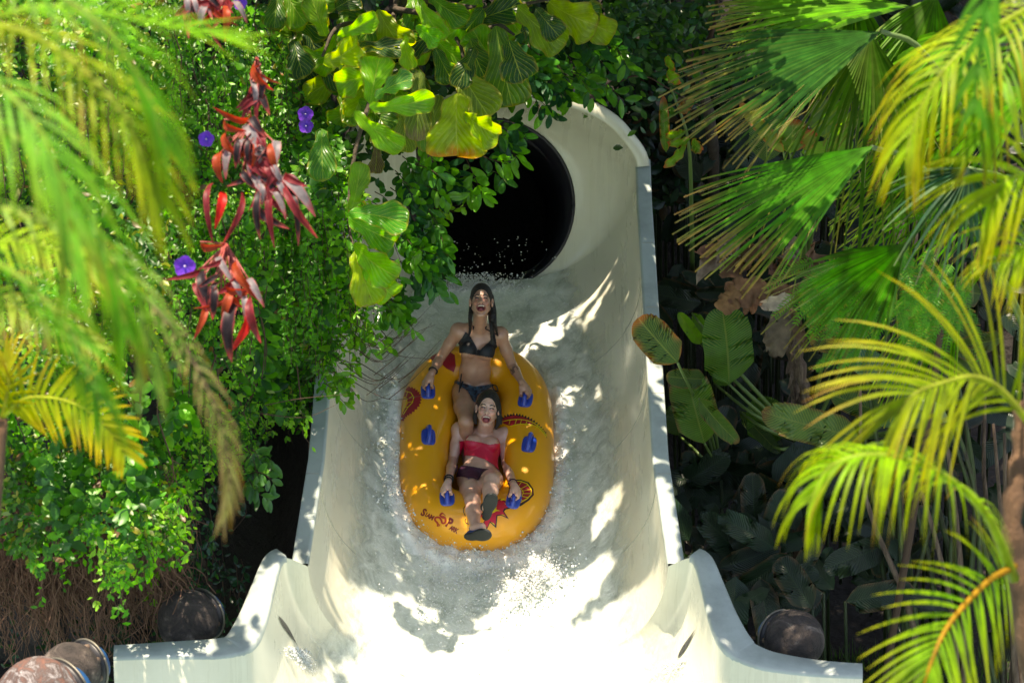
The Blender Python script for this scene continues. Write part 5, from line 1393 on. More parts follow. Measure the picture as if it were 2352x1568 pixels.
# --- fiddle leaf fig
fg = empty('fiddle_leaf_fig', P(900, 60, 19.6), 'fiddle leaf fig with big veined leaves hanging over the tunnel mouth', 'fig tree')
FL = [ # base, tip, width m, glow, colour, depth, tip colour
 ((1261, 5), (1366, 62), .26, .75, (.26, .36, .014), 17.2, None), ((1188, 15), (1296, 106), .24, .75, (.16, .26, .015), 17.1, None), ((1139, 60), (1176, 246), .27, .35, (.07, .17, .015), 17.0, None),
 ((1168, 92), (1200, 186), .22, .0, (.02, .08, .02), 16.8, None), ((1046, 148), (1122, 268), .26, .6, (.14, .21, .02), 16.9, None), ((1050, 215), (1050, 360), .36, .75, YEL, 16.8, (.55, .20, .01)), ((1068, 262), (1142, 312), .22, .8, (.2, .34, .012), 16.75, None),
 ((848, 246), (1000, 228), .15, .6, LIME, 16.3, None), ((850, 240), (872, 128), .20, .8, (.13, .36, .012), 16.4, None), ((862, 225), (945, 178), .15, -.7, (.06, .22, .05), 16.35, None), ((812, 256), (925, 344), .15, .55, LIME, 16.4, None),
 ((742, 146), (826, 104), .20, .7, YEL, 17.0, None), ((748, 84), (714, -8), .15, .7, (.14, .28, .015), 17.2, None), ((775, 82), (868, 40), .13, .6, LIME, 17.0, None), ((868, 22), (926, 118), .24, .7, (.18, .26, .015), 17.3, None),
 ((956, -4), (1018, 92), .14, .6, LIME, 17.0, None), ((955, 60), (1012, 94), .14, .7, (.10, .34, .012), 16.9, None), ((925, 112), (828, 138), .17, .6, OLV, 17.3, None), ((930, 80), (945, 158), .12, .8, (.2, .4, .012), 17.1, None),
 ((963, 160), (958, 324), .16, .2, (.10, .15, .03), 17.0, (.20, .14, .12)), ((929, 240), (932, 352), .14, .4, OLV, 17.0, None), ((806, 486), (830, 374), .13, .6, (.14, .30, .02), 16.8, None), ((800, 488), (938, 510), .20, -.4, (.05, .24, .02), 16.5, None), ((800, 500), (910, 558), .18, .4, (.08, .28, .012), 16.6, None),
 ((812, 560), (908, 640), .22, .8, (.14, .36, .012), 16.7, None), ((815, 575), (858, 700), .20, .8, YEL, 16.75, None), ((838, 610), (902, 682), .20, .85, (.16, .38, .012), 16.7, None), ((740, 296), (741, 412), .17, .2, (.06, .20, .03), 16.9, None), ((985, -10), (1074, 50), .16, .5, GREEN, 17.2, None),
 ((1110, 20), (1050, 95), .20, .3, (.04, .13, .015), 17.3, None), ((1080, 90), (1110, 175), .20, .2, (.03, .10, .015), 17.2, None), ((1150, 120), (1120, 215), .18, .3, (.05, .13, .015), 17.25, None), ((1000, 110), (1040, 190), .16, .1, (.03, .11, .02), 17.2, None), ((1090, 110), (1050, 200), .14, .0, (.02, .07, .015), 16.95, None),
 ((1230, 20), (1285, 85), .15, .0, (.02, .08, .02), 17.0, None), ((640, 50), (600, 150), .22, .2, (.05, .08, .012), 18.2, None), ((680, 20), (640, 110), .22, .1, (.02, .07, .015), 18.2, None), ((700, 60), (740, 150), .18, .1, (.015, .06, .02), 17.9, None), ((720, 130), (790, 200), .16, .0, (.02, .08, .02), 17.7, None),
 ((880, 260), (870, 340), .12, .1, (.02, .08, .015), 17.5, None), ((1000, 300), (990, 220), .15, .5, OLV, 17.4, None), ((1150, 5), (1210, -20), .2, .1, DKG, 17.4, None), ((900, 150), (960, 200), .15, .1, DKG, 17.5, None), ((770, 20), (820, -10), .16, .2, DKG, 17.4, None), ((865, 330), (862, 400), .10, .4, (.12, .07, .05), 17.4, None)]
for k, (b, t, w, g_, c, D, tc) in enumerate(FL):
    leafobj(fg, (*b, D + 1.3), (*t, D + 1.18 + .1 * (k % 3)), w * 1.12, g_, ML_fig, kind='lyre', col=c, n=18, nm=6, seed=500 + k, wav=.10, fold=.18, curl=.3, tipcol=tc, edge=(.25, .2, .03), edgeamt=.06)
mb = MB()
for pts in (([920, -60, 18.2], [900, 60, 17.9], [860, 200, 17.4], [815, 350, 17.3], [800, 500, 17.2], [815, 580, 17.1]), ([900, 20, 18.0], [990, 40, 17.6], [1060, 110, 17.4], [1050, 220, 17.2]), ([960, 0, 18], [1120, 20, 17.6], [1260, 0, 17.5]), ([880, 60, 17.9], [780, 60, 17.5], [740, 130, 17.4]), ([1060, 100, 17.5], [1140, 60, 17.4], [1180, 80, 17.2])):
    twig(mb, [P(p[0], p[1], p[2] + 1.2) for p in pts], .022, .009, 14, 7)
mb.build('branch', M_bark, fg)
mb = MB(); twig(mb, [P(980, 420, 20.2), P(960, 200, 19.4), P(930, 0, 19.4), P(920, -120, 19.2)], .06, .035, 14, 9); mb.build('trunk', M_bark, fg)

for k in range(90):
    x = rng.uniform(640, 1340); y = rng.uniform(-30, 250 if x > 780 else 150)
    if x > 1150 and y > 60 or (x > 1040 and y > 170): continue
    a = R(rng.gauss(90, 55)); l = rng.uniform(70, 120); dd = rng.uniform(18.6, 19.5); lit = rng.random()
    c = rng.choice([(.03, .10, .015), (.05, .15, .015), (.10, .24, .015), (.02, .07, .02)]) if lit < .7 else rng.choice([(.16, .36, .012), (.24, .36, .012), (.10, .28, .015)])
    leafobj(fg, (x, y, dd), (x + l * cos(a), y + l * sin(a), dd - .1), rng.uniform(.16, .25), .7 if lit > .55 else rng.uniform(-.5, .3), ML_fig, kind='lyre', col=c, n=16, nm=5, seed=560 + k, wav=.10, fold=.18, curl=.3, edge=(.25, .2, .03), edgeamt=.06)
# --- small-leaved weeping fig round the mouth: separate drooping branches
def branchplant(label, root, sprigs, lc, sz, bare=(), n=9, glow=.3, asp=.42, cat='branch', name='weeping_branch', grp='small-leaved branches hanging beside the slide'):
    r = empty(name, P(*root), label, cat, grp); lm, tm = MB(), MB()
    for sp in sprigs: sprig(lm, tm, [P(*root)] * 0 + [P(*p) for p in sp], n, sz, rng.choice(lc), glow, asp)
    for sp in bare: twig(tm, [P(*p) for p in sp], .0035, .0012, 12, 4)
    lm.build('foliage', ML_gl, r); tm.build('twigs', M_twig, r); return r
LC = [(.04, .17, .03), (.015, .08, .03), (.10, .32, .02), (.02, .11, .03), (.05, .22, .02)]
def rs(x0, y0, n, ax, ay, D, sx=40, sy=25):
    out = []
    for _ in range(n):
        x = x0 + rng.gauss(0, sx); y = y0 + rng.gauss(0, sy); dx = ax * rng.uniform(.5, 1.2); dy = ay * rng.uniform(.3, 1.3)
        out.append([(x, y, D + .1), (x + dx * .5, y + dy * .3, D), (x + dx, y + dy, D - rng.uniform(0, .15))])
    return out
branchplant('small-leaved leafy sprays hanging over the top of the slide arch', (1200, 60, 19.5), rs(1200, 130, 12, 60, 60, 19.2, 30, 40) + rs(1250, 175, 9, 50, 40, 19.3, 30, 14) + rs(1330, 90, 12, 60, 60, 19.6, 40, 50), LC, .12,
    bare=[[(1250, 230, 19.6), (1265, 262, 19.5), (1275, 256, 19.5)], [(1240, 240, 19.6), (1232, 268, 19.5)], [(1290, 235, 19.6), (1300, 265, 19.5)]])
branchplant('leafy sprays drooping across the upper left of the dark tunnel mouth', (1080, 300, 19.5), rs(1120, 295, 9, 60, 35, 19.4, 30, 25) + rs(985, 385, 20, 45, 50, 19.3, 50, 22) + [[(1110, 360, 19.3), (1150, 372, 19.2), (1180, 370, 19.1)], [(1060, 340, 19.3), (1100, 430, 19.2), (1108, 452, 19.1)]], LC, .12)
branchplant('long thin twig with yellow-green tips reaching over the tunnel dark', (930, 480, 19.5), [[(930, 470, 19.4), (975, 487, 19.3), (1035, 482, 19.2), (1075, 470, 19.1)], [(950, 450, 19.4), (1000, 470, 19.3), (1045, 488, 19.2)]], [(.16, .36, .02)], .075,
    bare=[[(900, 480, 19.4), (950, 494, 19.3), (1000, 492, 19.2)], [(940, 452, 19.4), (1000, 478, 19.3), (1060, 470, 19.2)]], n=7)
branchplant('dense ovate leaf sprays in front of the slide wall left of the splash', (860, 520, 19.3), rs(915, 480, 18, 60, 90, 19.0, 30, 50) + rs(935, 590, 14, 45, 40, 18.9, 25, 30) + rs(980, 530, 8, 30, 90, 19.0, 12, 20) + rs(870, 690, 8, 40, 40, 18.9, 25, 20), LC, .115,
    bare=[[(860, 620, 19), (920, 600, 19), (985, 610, 18.9)], [(850, 650, 19), (930, 645, 19), (1010, 600, 18.9)], [(880, 590, 19), (940, 610, 19), (990, 640, 18.9)], [(840, 665, 19), (900, 640, 19), (960, 648, 18.9)]])
tw = []
for _ in range(12):
    x, y = rng.uniform(760, 820), rng.uniform(730, 900); a = rng.uniform(-.35, .35); l = rng.uniform(90, 210)
    tw.append([(x, y, 18.8), (x + l * .5, y + l * .25 + rng.uniform(-12, 18), 18.7), (x + l, y + l * a + 12, 18.6)])
    tw.append([(x + l * .5, y + l * .25, 18.7), (x + l * .75, y + l * .05, 18.6), (x + l * .95, y - l * .15, 18.6)])
branchplant('spiky bare brown twigs with a few leaves reaching over the left slide wall', (740, 820, 19.2), rs(880, 700, 6, 30, 35, 18.8, 20, 20) + rs(800, 780, 9, 30, 40, 18.8, 30, 30) + rs(765, 860, 10, 20, 30, 18.7, 20, 20) + rs(870, 770, 3, 20, 30, 18.7, 20, 8), [(.07, .24, .02), (.12, .32, .02)], .085, bare=tw, n=5)
branchplant('leafy spray hanging in front of the black gap left of the slide', (560, 1000, 18.2), rs(565, 1040, 6, 30, 60, 18.2, 14, 30) + [[(560, 1090, 18.2), (600, 1085, 18.1), (632, 1110, 18.1)], [(560, 1080, 18.2), (590, 1130, 18.1), (615, 1140, 18.1)], [(575, 1050, 18.2), (610, 1050, 18.2), (625, 1060, 18.1)]], [(.03, .12, .04), (.05, .17, .04), (.09, .26, .03)], .10,
    bare=[[(470, 1035, 18), (520, 1052, 18), (560, 1015, 18)], [(600, 950, 18), (700, 958, 18), (770, 930, 18)], [(610, 930, 18), (690, 915, 18), (800, 905, 18)]], n=8)
# leaf litter fill behind the fig (dim)
mb = MB()
for k in range(2600):
    x = rng.uniform(540, 1500); y = rng.uniform(-40, 200) if x > 1180 else rng.uniform(-40, 420)
    if x > 1180 and y > 200 - abs(x - 1300) * .2: continue
    if x > 860 and y > 250 and x > 860 + (420 - y): continue
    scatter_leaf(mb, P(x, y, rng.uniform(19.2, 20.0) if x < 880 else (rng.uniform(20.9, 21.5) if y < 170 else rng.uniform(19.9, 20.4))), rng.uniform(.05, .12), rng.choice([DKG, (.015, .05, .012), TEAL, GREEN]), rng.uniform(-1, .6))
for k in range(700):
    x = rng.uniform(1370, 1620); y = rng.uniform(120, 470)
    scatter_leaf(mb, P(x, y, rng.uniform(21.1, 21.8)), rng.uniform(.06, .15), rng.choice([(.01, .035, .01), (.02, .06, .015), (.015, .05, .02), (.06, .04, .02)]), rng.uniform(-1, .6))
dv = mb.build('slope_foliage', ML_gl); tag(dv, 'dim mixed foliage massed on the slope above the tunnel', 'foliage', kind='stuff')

# --- red and silver leaved plants hanging in the creeper
def redplant(label, x, y, D, leaves):
    r = empty('red_leaved_plant', P(x, y, D + .25), label, 'red plant', 'red-leaved plants hanging in the creeper')
    for k, (bx, by, tx, ty, w, kind_) in enumerate(leaves):
        c = {'r': (.16, .015, .02), 'd': (.02, .014, .018), 's': (.20, .19, .20), 'o': (.30, .045, .01), 'b': (.50, .012, .008), 'g': (.10, .13, .10)}[kind_]
        e = {'r': (.38, .05, .06), 'd': (.40, .07, .06), 's': (.45, .09, .09), 'o': (.40, .04, .03), 'b': (.6, .03, .02), 'g': (.4, .12, .10)}[kind_]
        leafobj(r, (bx, by, D + .05 * (k % 3)), (tx, ty, D - .06), w * .66, {'s': -.7, 'd': .1, 'b': .8, 'o': .6}.get(kind_, .2), ML_red, kind='oval', col=c, edge=e, edgeamt=.3, n=12, nm=4, seed=700 + k, curl=1.3, fold=.25, wav=.05)
    mb = MB()
    for k, (bx, by, tx, ty, w, kind_) in enumerate(leaves[:40]): twig(mb, [P(x, y - 20, D + .2), P(bx, by, D + .05)], .006, .004, 4, 5)
    mb.build('stem', mat('red_stem', (.3, .06, .05), .5), r)
def rl(cx, cy, n, sx, sy, kinds, L0=60):
    out = []
    for _ in range(n):
        x = cx + rng.gauss(0, sx); y = cy + rng.gauss(0, sy); l = rng.uniform(.6, 1.2) * L0; a = R(rng.gauss(90, 38)); out.append((x, y, x + l * cos(a), y + l * sin(a), rng.uniform(.04, .075), rng.choice(kinds)))
    return out
redplant('red and silver leaved plant at the top edge among creepers', 480, -10, 14.6, rl(478, 5, 18, 28, 14, 'rdsor', 50) + [(515, 10, 520, 85, .06, 'o'), (470, 20, 455, 60, .04, 'b'), (490, 40, 495, 100, .035, 'r')])
redplant('small orange-red leaved sprig between the top and middle red plants', 590, 150, 14.8, [(585, 145, 612, 205, .07, 'o'), (600, 170, 598, 235, .06, 'd'), (580, 200, 560, 265, .05, 'r'), (575, 185, 590, 250, .05, 's'), (600, 215, 585, 285, .035, 'r'), (598, 150, 620, 190, .035, 'o')] + rl(585, 215, 5, 12, 18, 'rrd', 45))
redplant('largest red and silver leaved plant in the middle of the creeper', 580, 300, 14.4, rl(560, 330, 26, 32, 34, 'rdsos', 60) + rl(600, 400, 18, 40, 30, 'sdrr', 60) + [(640, 410, 715, 470, .10, 's'), (650, 420, 718, 540, .06, 'r'), (660, 430, 690, 545, .055, 'd'), (630, 430, 620, 545, .06, 'r'), (600, 430, 590, 540, .06, 'd'), (510, 440, 500, 510, .07, 'b'), (490, 420, 478, 540, .05, 'r'), (620, 330, 632, 395, .06, 'o'), (555, 440, 525, 550, .05, 'r'), (560, 290, 610, 360, .08, 's'), (520, 300, 540, 360, .07, 'o')])
redplant('lowest dark red leaved plant above the brown hanging leaves', 520, 580, 14.4, rl(520, 640, 14, 34, 36, 'dsro', 60) + [(470, 620, 478, 705, .09, 'd'), (490, 650, 490, 725, .07, 'd'), (548, 690, 520, 815, .11, 'd'), (560, 700, 545, 800, .08, 'b'), (575, 680, 590, 780, .07, 'r'), (540, 600, 580, 680, .07, 'o'), (500, 595, 530, 640, .06, 's'), (460, 555, 502, 570, .07, 'o'), (570, 640, 600, 690, .06, 's')])
# --- purple flowers
M_vio = M_fl
def flower(x, y, D, r, label, n=5):
    f = empty('purple_flower', P(x, y, D), label, 'flower', 'purple flowers in the creeper')
    mb = MB(); c0 = P(x, y, D)
    nrm = (-FW + UP * -.2).normalized(); a_ = nrm.orthogonal().normalized(); b_ = nrm.cross(a_); rows = []
    for i in range(5):
        t = i / 4; rows.append([c0 + (a_ * cos(2 * pi * j / 30) + b_ * sin(2 * pi * j / 30)) * r * t * (.86 + .14 * abs(cos(n * pi * j / 30))) + nrm * (.25 * r * t * t - .02 * r * (j % 3)) for j in range(30)])
    mb.grid(rows, [(.10 + .03 * (i // 30), .045, .62) for i in range(150)], closed=True); mb.build('petals', M_vio, f)
    mb = MB(); drop(mb, c0 + nrm * .01, r * .12); mb.build('centre', mat('pale', (.5, .4, .6), .5), f)
for (x, y, D, r, l) in ((702, 262, 18.0, .052, 'upper of the two deep violet flowers near the fig'), (703, 289, 17.9, .048, 'lower of the two deep violet flowers near the fig'), (474, 319, 15.2, .044, 'violet flower left of the largest red plant'), (425, 611, 14.6, .058, 'pale violet flower beside the lowest red plant'), (552, 8, 16, .04, 'violet flower at the top edge'), (1325, 210, 19.6, .022, 'tiny violet flower above the slide arch')):
    flower(x, y, D, r, l)

# --- near, blurred palms at the left edge
NG = (.045, .20, .007); NY = (.17, .25, .008)
lp = empty('areca_palm', P(-260, 1500, 8.6), 'large blurred feather palm with long green fronds across the upper left corner', 'palm', 'feather palms close to the camera')
stalk(lp, [(-260, 1500, 8.6), (-220, 600, 8.6), (-160, 250, 8.6)], .05, .03, M_husk, 'trunk')
fr(lp, [(-160, 60, 8.6), (40, 70, 8.3), (200, 170, 8.1), (310, 310, 8.0), (370, 470, 8.0)], .34, 20, .017, .7, 38, NY, (.36, .36, .02), rach=.016, t_ang=18)
fr(lp, [(-160, 280, 8.6), (0, 300, 8.3), (140, 400, 8.2), (240, 560, 8.1), (290, 760, 8.1)], .36, 17, .017, .9, 34, NG, (.2, .36, .02), rach=.016, t_ang=15)
fr(lp, [(-160, 100, 8.8), (60, 20, 8.8), (240, 30, 8.8), (400, 60, 8.9), (540, 90, 8.9)], .26, 20, .018, .15, 60, (.12, .32, .012), NY, rach=.010)
fr(lp, [(-160, 420, 8.8), (60, 500, 8.6), (220, 560, 8.5), (330, 700, 8.4), (345, 860, 8.4)], .30, 14, .017, 1.2, 30, (.16, .28, .06), (.3, .3, .1), rach=.014)
lp2 = empty('areca_palm', P(-200, 1500, 10.2), 'blurred palm with yellow horizontal fronds at the left edge, middle height', 'palm', 'feather palms close to the camera')
stalk(lp2, [(-200, 1500, 10.2), (-180, 900, 10.2), (-120, 620, 10.2)], .05, .03, M_husk, 'trunk')
fr(lp2, [(-120, 620, 10.2), (-20, 560, 10.1), (80, 560, 10), (190, 600, 9.9), (270, 650, 9.9)], .22, 24, .016, .5, 50, (.20, .34, .015), (.4, .38, .02), nrm=-FW + UP, rach=.010)
fr(lp2, [(-120, 700, 10.2), (0, 700, 10.1), (110, 730, 10), (230, 800, 9.9)], .2, 22, .016, .8, 60, (.16, .24, .03), (.3, .22, .04), nrm=-FW + UP, rach=.010)
fr(lp2, [(290, 640, 9.5), (400, 760, 9.4), (470, 880, 9.3), (515, 1000, 9.3), (528, 1110, 9.3), (514, 1195, 9.3)], .15, 20, .010, .8, 34, (.16, .16, .06), (.30, .17, .12), rach=.006, t_ang=16, rcol=(.20, .14, .09))
lp3 = empty('areca_palm', P(-60, 1500, 12.6), 'golden yellow palm frond fanned out at the left edge above the roots', 'palm', 'feather palms close to the camera')
stalk(lp3, [(-60, 1500, 12.6), (-20, 1200, 12.5), (4, 960, 12.4)], .045, .03, M_husk, 'trunk')
fr(lp3, [(4, 960, 12.4), (60, 915, 12.3), (150, 920, 12.2), (230, 965, 12.1), (285, 1040, 12.1)], .23, 22, .026, .25, 66, (.20, .26, .008), (.48, .30, .008), nrm=-FW, rach=.010, rcol=(.35, .38, .04), t_ang=30)
fr(lp3, [(4, 960, 12.4), (20, 880, 12.3), (10, 820, 12.3)], .2, 10, .019, .2, 50, (.30, .30, .012), (.5, .3, .012), nrm=-FW, rach=.010)

fr(lp, [(-160, 560, 8.4), (20, 620, 8.2), (160, 760, 8.1), (230, 920, 8.0)], .32, 14, .017, .9, 34, NG, (.2, .34, .02), rach=.014, t_ang=15)
fr(lp, [(-160, -60, 8.2), (60, -40, 8.0), (230, 60, 7.9), (330, 200, 7.9), (380, 330, 7.9)], .34, 15, .016, .8, 34, NG, NY, rach=.014, t_ang=15)
fr(lp, [(-160, 160, 8.0), (-20, 190, 7.8), (90, 300, 7.7), (150, 460, 7.7), (170, 640, 7.7)], .36, 14, .017, .9, 30, (.10, .30, .03), (.26, .36, .04), rach=.014, t_ang=15)
# ============================================================ ROUND BALLS WITH FLANGED PIPES
M_ball = mat('ball_stone', rough=.9)
vb = ramp(M_ball, noise(M_ball, 5, 8, .7, dist=1.2), [(.40, (.022, .018, .016)), (.57, (.06, .047, .04)), (.70, (.22, .18, .15))])
L(M_ball, vb, PB(M_ball).inputs['Base Color']); bump(M_ball, noise(M_ball, 22, 6, .7), .9, .03)
M_ball2 = mat('ball_patched', rough=.8); L(M_ball2, ramp(M_ball2, noise(M_ball2, 6, 6, .7, dist=2), [(.35, (.16, .07, .05)), (.5, (.07, .05, .045)), (.64, (.32, .30, .30))]), PB(M_ball2).inputs['Base Color']); bump(M_ball2, noise(M_ball2, 16, 5), .8, .03)
M_blkm = mat('black_flange', (.012, .012, .014), .45); M_bolt = mat('rusty_bolt', (.12, .08, .055), .7); M_blu = mat('blue_pipe', (.012, .08, .22), .4)
M_met = mat('rim_metal', (.16, .15, .12), .5, Metallic=.5)
def ball(x, y, D, r, label, fx, fy, m, bx=1, dark=1):
    o = empty('ball_joint', P(x, y, D), label, 'ball', 'round balls with bolted flanges'); c = P(x, y, D); mb = MB(); rows = []
    for i in range(33):
        a = pi * i / 32; rows.append([c + Vector((sin(a) * cos(2 * pi * j / 48), sin(a) * sin(2 * pi * j / 48), cos(a))) * r for j in range(48)])
    for row in rows:
        for j, p in enumerate(row):
            row[j] = c + (p - c) * (1 + .16 * MN.noise(p * 3.0) + .04 * MN.noise(p * 8) + .012 * MN.noise(p * 17))
    mb.grid(rows, closed=True); mb.build('ball', m, o)
    d = (RT * fx + UP * fy + FW * 1.0).normalized(); u = d.orthogonal().normalized(); w = d.cross(u)
    def ring(k, rr, n=40): return [c + d * k + (u * cos(2 * pi * j / n) + w * sin(2 * pi * j / n)) * rr for j in range(n)]
    mb = MB(); mb.grid([ring(r * .55, r * .5), ring(r * .66, r * .84), ring(r * .76, r * .86), ring(r * .78, r * .8), ring(r * .8, .01)], closed=True); fl = mb.build('flange', M_blkm, o)
    mb = MB(); mb.tube(ring(r * .78, r * .86) + [ring(r * .78, r * .86)[0]], .008, 6); mb.build('flange_ring', M_met, fl)
    for k in range(8):
        a = 2 * pi * k / 8; q = c + d * (r * .62) + (u * cos(a) + w * sin(a)) * r * .72; mb = MB(); mb.tube([q - d * .03, q + d * .02], .02, 8); mb.build('bolt', M_bolt, fl)
    mb = MB(); mb.tube([c + d * r * .8, c + d * r * 1.15], r * .58, 24); mb.build('pipe', M_blu, o)
    return o
ball(432, 1427, 17.6, .19, 'brown mottled ball with black bolted flange left of the flared slide rim', .75, .35, M_ball)
ball(160, 1545, 16.6, .19, 'dull grey-brown ball half hidden behind the corner of the white slide wing', .85, .25, M_ball)
ball(85, 1625, 15.9, .26, 'reddish white patched ball in the bottom left corner', .8, .3, M_ball2)
ball(1822, 1472, 17.6, .185, 'dark brown ball in shade beyond the right slide rim', -.75, .25, M_ball)
# grass tufts low right
mb = MB()
for k in range(2600):
    x = rng.uniform(1860, 2360); y = rng.uniform(1440, 1700); p = G(x, y); p.z = -.25; a = rng.uniform(0, 6.28); l = rng.uniform(.06, .16)
    t_ = p + Vector((cos(a) * l * .6, sin(a) * l * .6, l)); sd = Vector((-sin(a), cos(a), 0)) * .004
    mb.add([p - sd, p + sd, t_], [(0, 1, 2)], jit((.05, .12, .02), .4))
gr = mb.build('grass', ML_sm); tag(gr, 'thin grass on dark soil at lower right', 'grass', kind='stuff')

# lower trunks of the near palms down to the ground
for p_, top in ((ap, P(2400, 1750, 11.8)), (ap2, P(2560, 1300, 12)), (ap3, P(2620, 300, 12)), (lp, P(-260, 1500, 8.6)), (lp2, P(-200, 1500, 10.2)), (lp3, P(-60, 1500, 12.6))):
    b_ = Vector((top.x + .1, top.y + .15, -.2)); mb = MB(); mb.tube(catmull([b_, b_.lerp(top, .5) + Vector((.06, 0, 0)), top], 30), [.085 - .0012 * i + .006 * (i % 3) for i in range(31)], 10)
    mb.build('lower_trunk', M_husk, p_)
# ============================================================ SHADE TREE over the slide (unseen; its crown is placed and shaped to throw the dappled light)
LIT = [
 [(700,1335),(729,1203),(741,1225),(752,1258),(768,1290),(784,1321),(800,1345),(831,1365),(862,1372),(890,1385),(926,1377),(950,1392),(966,1404),(1005,1424),(1076,1448),(1143,1412),(1171,1365),(1215,1335),(1262,1313),(1280,1340),(1274,1373),(1321,1345),(1360,1310),(1400,1274),(1412,1296),(1361,1373),(1282,1456),(1301,1472),(1380,1420),(1460,1353),(1520,1300),(1545,1340),(1600,1440),(1650,1540),(1690,1700),(560,1700),(640,1568),(867,1523),(850,1500),(800,1450),(760,1400),(730,1350)],
 [(1423,570),(1421,600),(1400,655),(1372,702),(1362,735),(1355,725),(1345,740),(1320,752),(1298,760),(1285,785),(1250,804),(1255,790),(1225,812),(1193,831),(1160,822),(1135,806),(1128,790),(1152,783),(1195,780),(1237,766),(1275,745),(1305,722),(1340,690),(1372,655),(1400,610)],
 [(1180,712),(1184,730),(1240,722),(1290,700),(1330,652),(1318,650),(1270,680),(1230,700)],
 [(930,606),(960,640),(1040,662),(1110,664),(1200,652),(1200,662),(1120,674),(1040,672),(970,655),(925,625)],
 [(955,708),(990,735),(1075,742),(1078,715),(1010,706),(1000,690),(950,676),(940,690)],
 [(1308,905),(1320,900),(1356,900),(1348,930),(1325,975),(1308,992),(1312,950)],
 [(1255,1095),(1270,1060),(1305,999),(1326,948),(1345,925),(1336,985),(1316,1030),(1280,1078)],
 [(1349,1250),(1395,1150),(1424,1104),(1426,1145),(1400,1195),(1365,1240)],
 [(1500,1050),(1570,1080),(1575,1290),(1540,1300),(1510,1180)],
 [(1475,840),(1530,850),(1535,905),(1480,900)],
 [(850,1180),(862,1210),(870,1240),(860,1236)], [(815,1050),(826,1085),(822,1095),(812,1065)], [(852,830),(865,870),(860,880),(848,850)],
 [(540,1380),(680,1260),(690,1300),(640,1340),(560,1440)],
 [(380,1370),(430,1350),(500,1400),(490,1500),(440,1490)],
]
LITB = [(min(p[0] for p in q), max(p[0] for p in q), min(p[1] for p in q), max(p[1] for p in q), q) for q in LIT]
def is_lit(x, y):
    for a, b, c, d, q in LITB:
        if a <= x <= b and c <= y <= d and inpoly(x, y, q): return True
    return False
rng = random.Random(11)
M_can = leafmat('shade_tree_leaf', .4, .10, (1.5, 1.8, .5))
sun_r = SUND.orthogonal().normalized(); sun_b = SUND.cross(sun_r)
cmb = MB(); cnt = 0
allbvh = bvh_of(*[o for o in slide.children if o.type == 'MESH'])
bpy.context.view_layer.update(); DG = bpy.context.evaluated_depsgraph_get()
def topobj(o):
    while o.parent: o = o.parent
    return o
def lcol(a=1): 
    k = rng.uniform(.7, 1.25) * a; return (.05 * k, .13 * k, .022 * k)
grx = RT; gry = SUND.cross(RT).normalized()
def canopy_leaf(q, sz, chk, slim=0):
    for k in range(4):
        a = rng.uniform(0, 2 * pi); d = (grx * cos(a) + gry * sin(a) + SUND * rng.uniform(-.35, .35)).normalized()
        w = d.cross(SUND + Vector((rng.gauss(0, .25), rng.gauss(0, .25), 0))).normalized(); wd = sz * rng.uniform(.42, .62)
        if slim:
            a = rng.gauss(slim, .3); d = (grx * cos(a) + gry * sin(a) + SUND * rng.uniform(-.2, .2)).normalized(); w = d.cross(SUND).normalized(); wd = sz * .34
        ok = True
        if chk:
            for o in (d * sz * .5, d * -sz * .5, w * wd * .5, w * -wd * .5, d * sz * .28 + w * wd * .3, d * sz * -.28 - w * wd * .3, Vector((0, 0, 0))):
                h = allbvh.ray_cast(q + o, -SUND)
                if h[0] and is_lit(*toPx(h[0])[:2]): ok = False; break
        if ok:
            oval_leaf(cmb, q - d * sz * .5, d, w, sz, wd, lcol()); return
        sz *= .62
tips = []
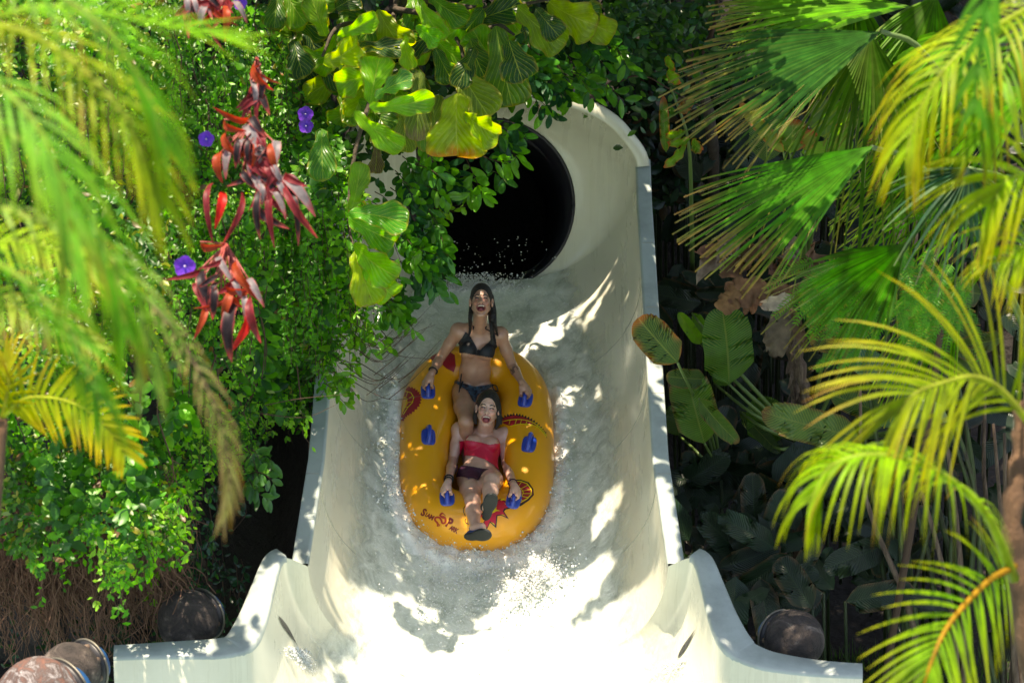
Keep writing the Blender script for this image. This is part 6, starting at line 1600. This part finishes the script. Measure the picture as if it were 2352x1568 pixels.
# sweep a lattice in the plane across the sunbeams over slide and slopes
O0 = P(1127, 1000, 20.5)
stepg = .046
for iu in range(int(-3.6 / stepg), int(4.6 / stepg)):
    for iv in range(int(-4.2 / stepg), int(4.2 / stepg)):
        u = (iu + rng.uniform(-.5, .5)) * stepg; v = (iv + rng.uniform(-.5, .5)) * stepg
        b = O0 + grx * u + gry * v
        h = SC.ray_cast(DG, b + SUND * 12, -SUND)
        if not h[0]: continue
        nm_ = topobj(h[4]).name.split('.')[0]
        onsl = nm_ in ('water_slide', 'water', 'raft', 'person', 'foam_spray')
        h = (h[1],) if nm_ not in ('raft', 'person', 'foam_spray', 'water') else allbvh.ray_cast(b + SUND * 12, -SUND)
        if h[0] is None: continue
        tgt = h[0]
        if nm_ in ('fan_palm', 'areca_palm', 'creeper', 'red_leaved_plant', 'fiddle_leaf_fig', 'purple_flower', 'feathery_shrub') and rng.random() < .8: continue
        if nm_ in ('weeping_branch',) and rng.random() < .5: continue
        x, y, D = toPx(tgt)
        if not onsl and (D < 17.3 or (x > 2300 or x < -150)): continue
        if onsl:
            if is_lit(x, y): continue
            if x > 1180 and y < 1300 and rng.random() < .08: continue
            if 560 < x < 700 and y > 1300 and rng.random() < .45: continue
        else:
            if is_lit(x, y): continue
            if rng.random() < .12: continue
        t0 = rng.uniform(2.3, 3.3)
        q = tgt + SUND * t0
        X, Y, DD = toPx(q)
        if Y > -560: q = tgt + SUND * (t0 + max(0, Y + 130 + rng.random() * 430) * DD / KPX / .93)
        # never in front of the beams that reach the bright patches
        canopy_leaf(q, rng.uniform(.11, .17) * (1.5 if onsl and x > 1180 else 1), onsl, 2.2 if onsl and x > 1180 else 0); cnt += 1
        if rng.random() < .004: tips.append(q)
shade = empty('shade_tree', Vector((4.6, 23.6, hill(4.6, 23.6) - .3)), 'tall leafy tree arching high over the slide and throwing dappled shade', 'tree')
cmb.build('crown', M_can, shade)
tb = MB(); base = shade.location; fork = P(1650, -420, 23.5)
tr = catmull([base, base.lerp(fork, .5) + Vector((.2, .1, 0)), fork], 14)
tb.tube(tr, [.2 - .008 * i for i in range(15)], 10)
shade_tr = tb.build('trunk', M_bark, shade)
tb = MB()
for i, q in enumerate(tips[:16]):
    m_ = fork.lerp(q, .5) + SUND * rng.uniform(.1, .5)
    if toPx(m_)[1] > -80 : m_ += UP * 1.2
    tb.tube(catmull([fork, m_, q], 8), [.012 - .0011 * k for k in range(9)], 5)
tb.build('limbs', M_bark, shade)
print('canopy leaves', cnt)
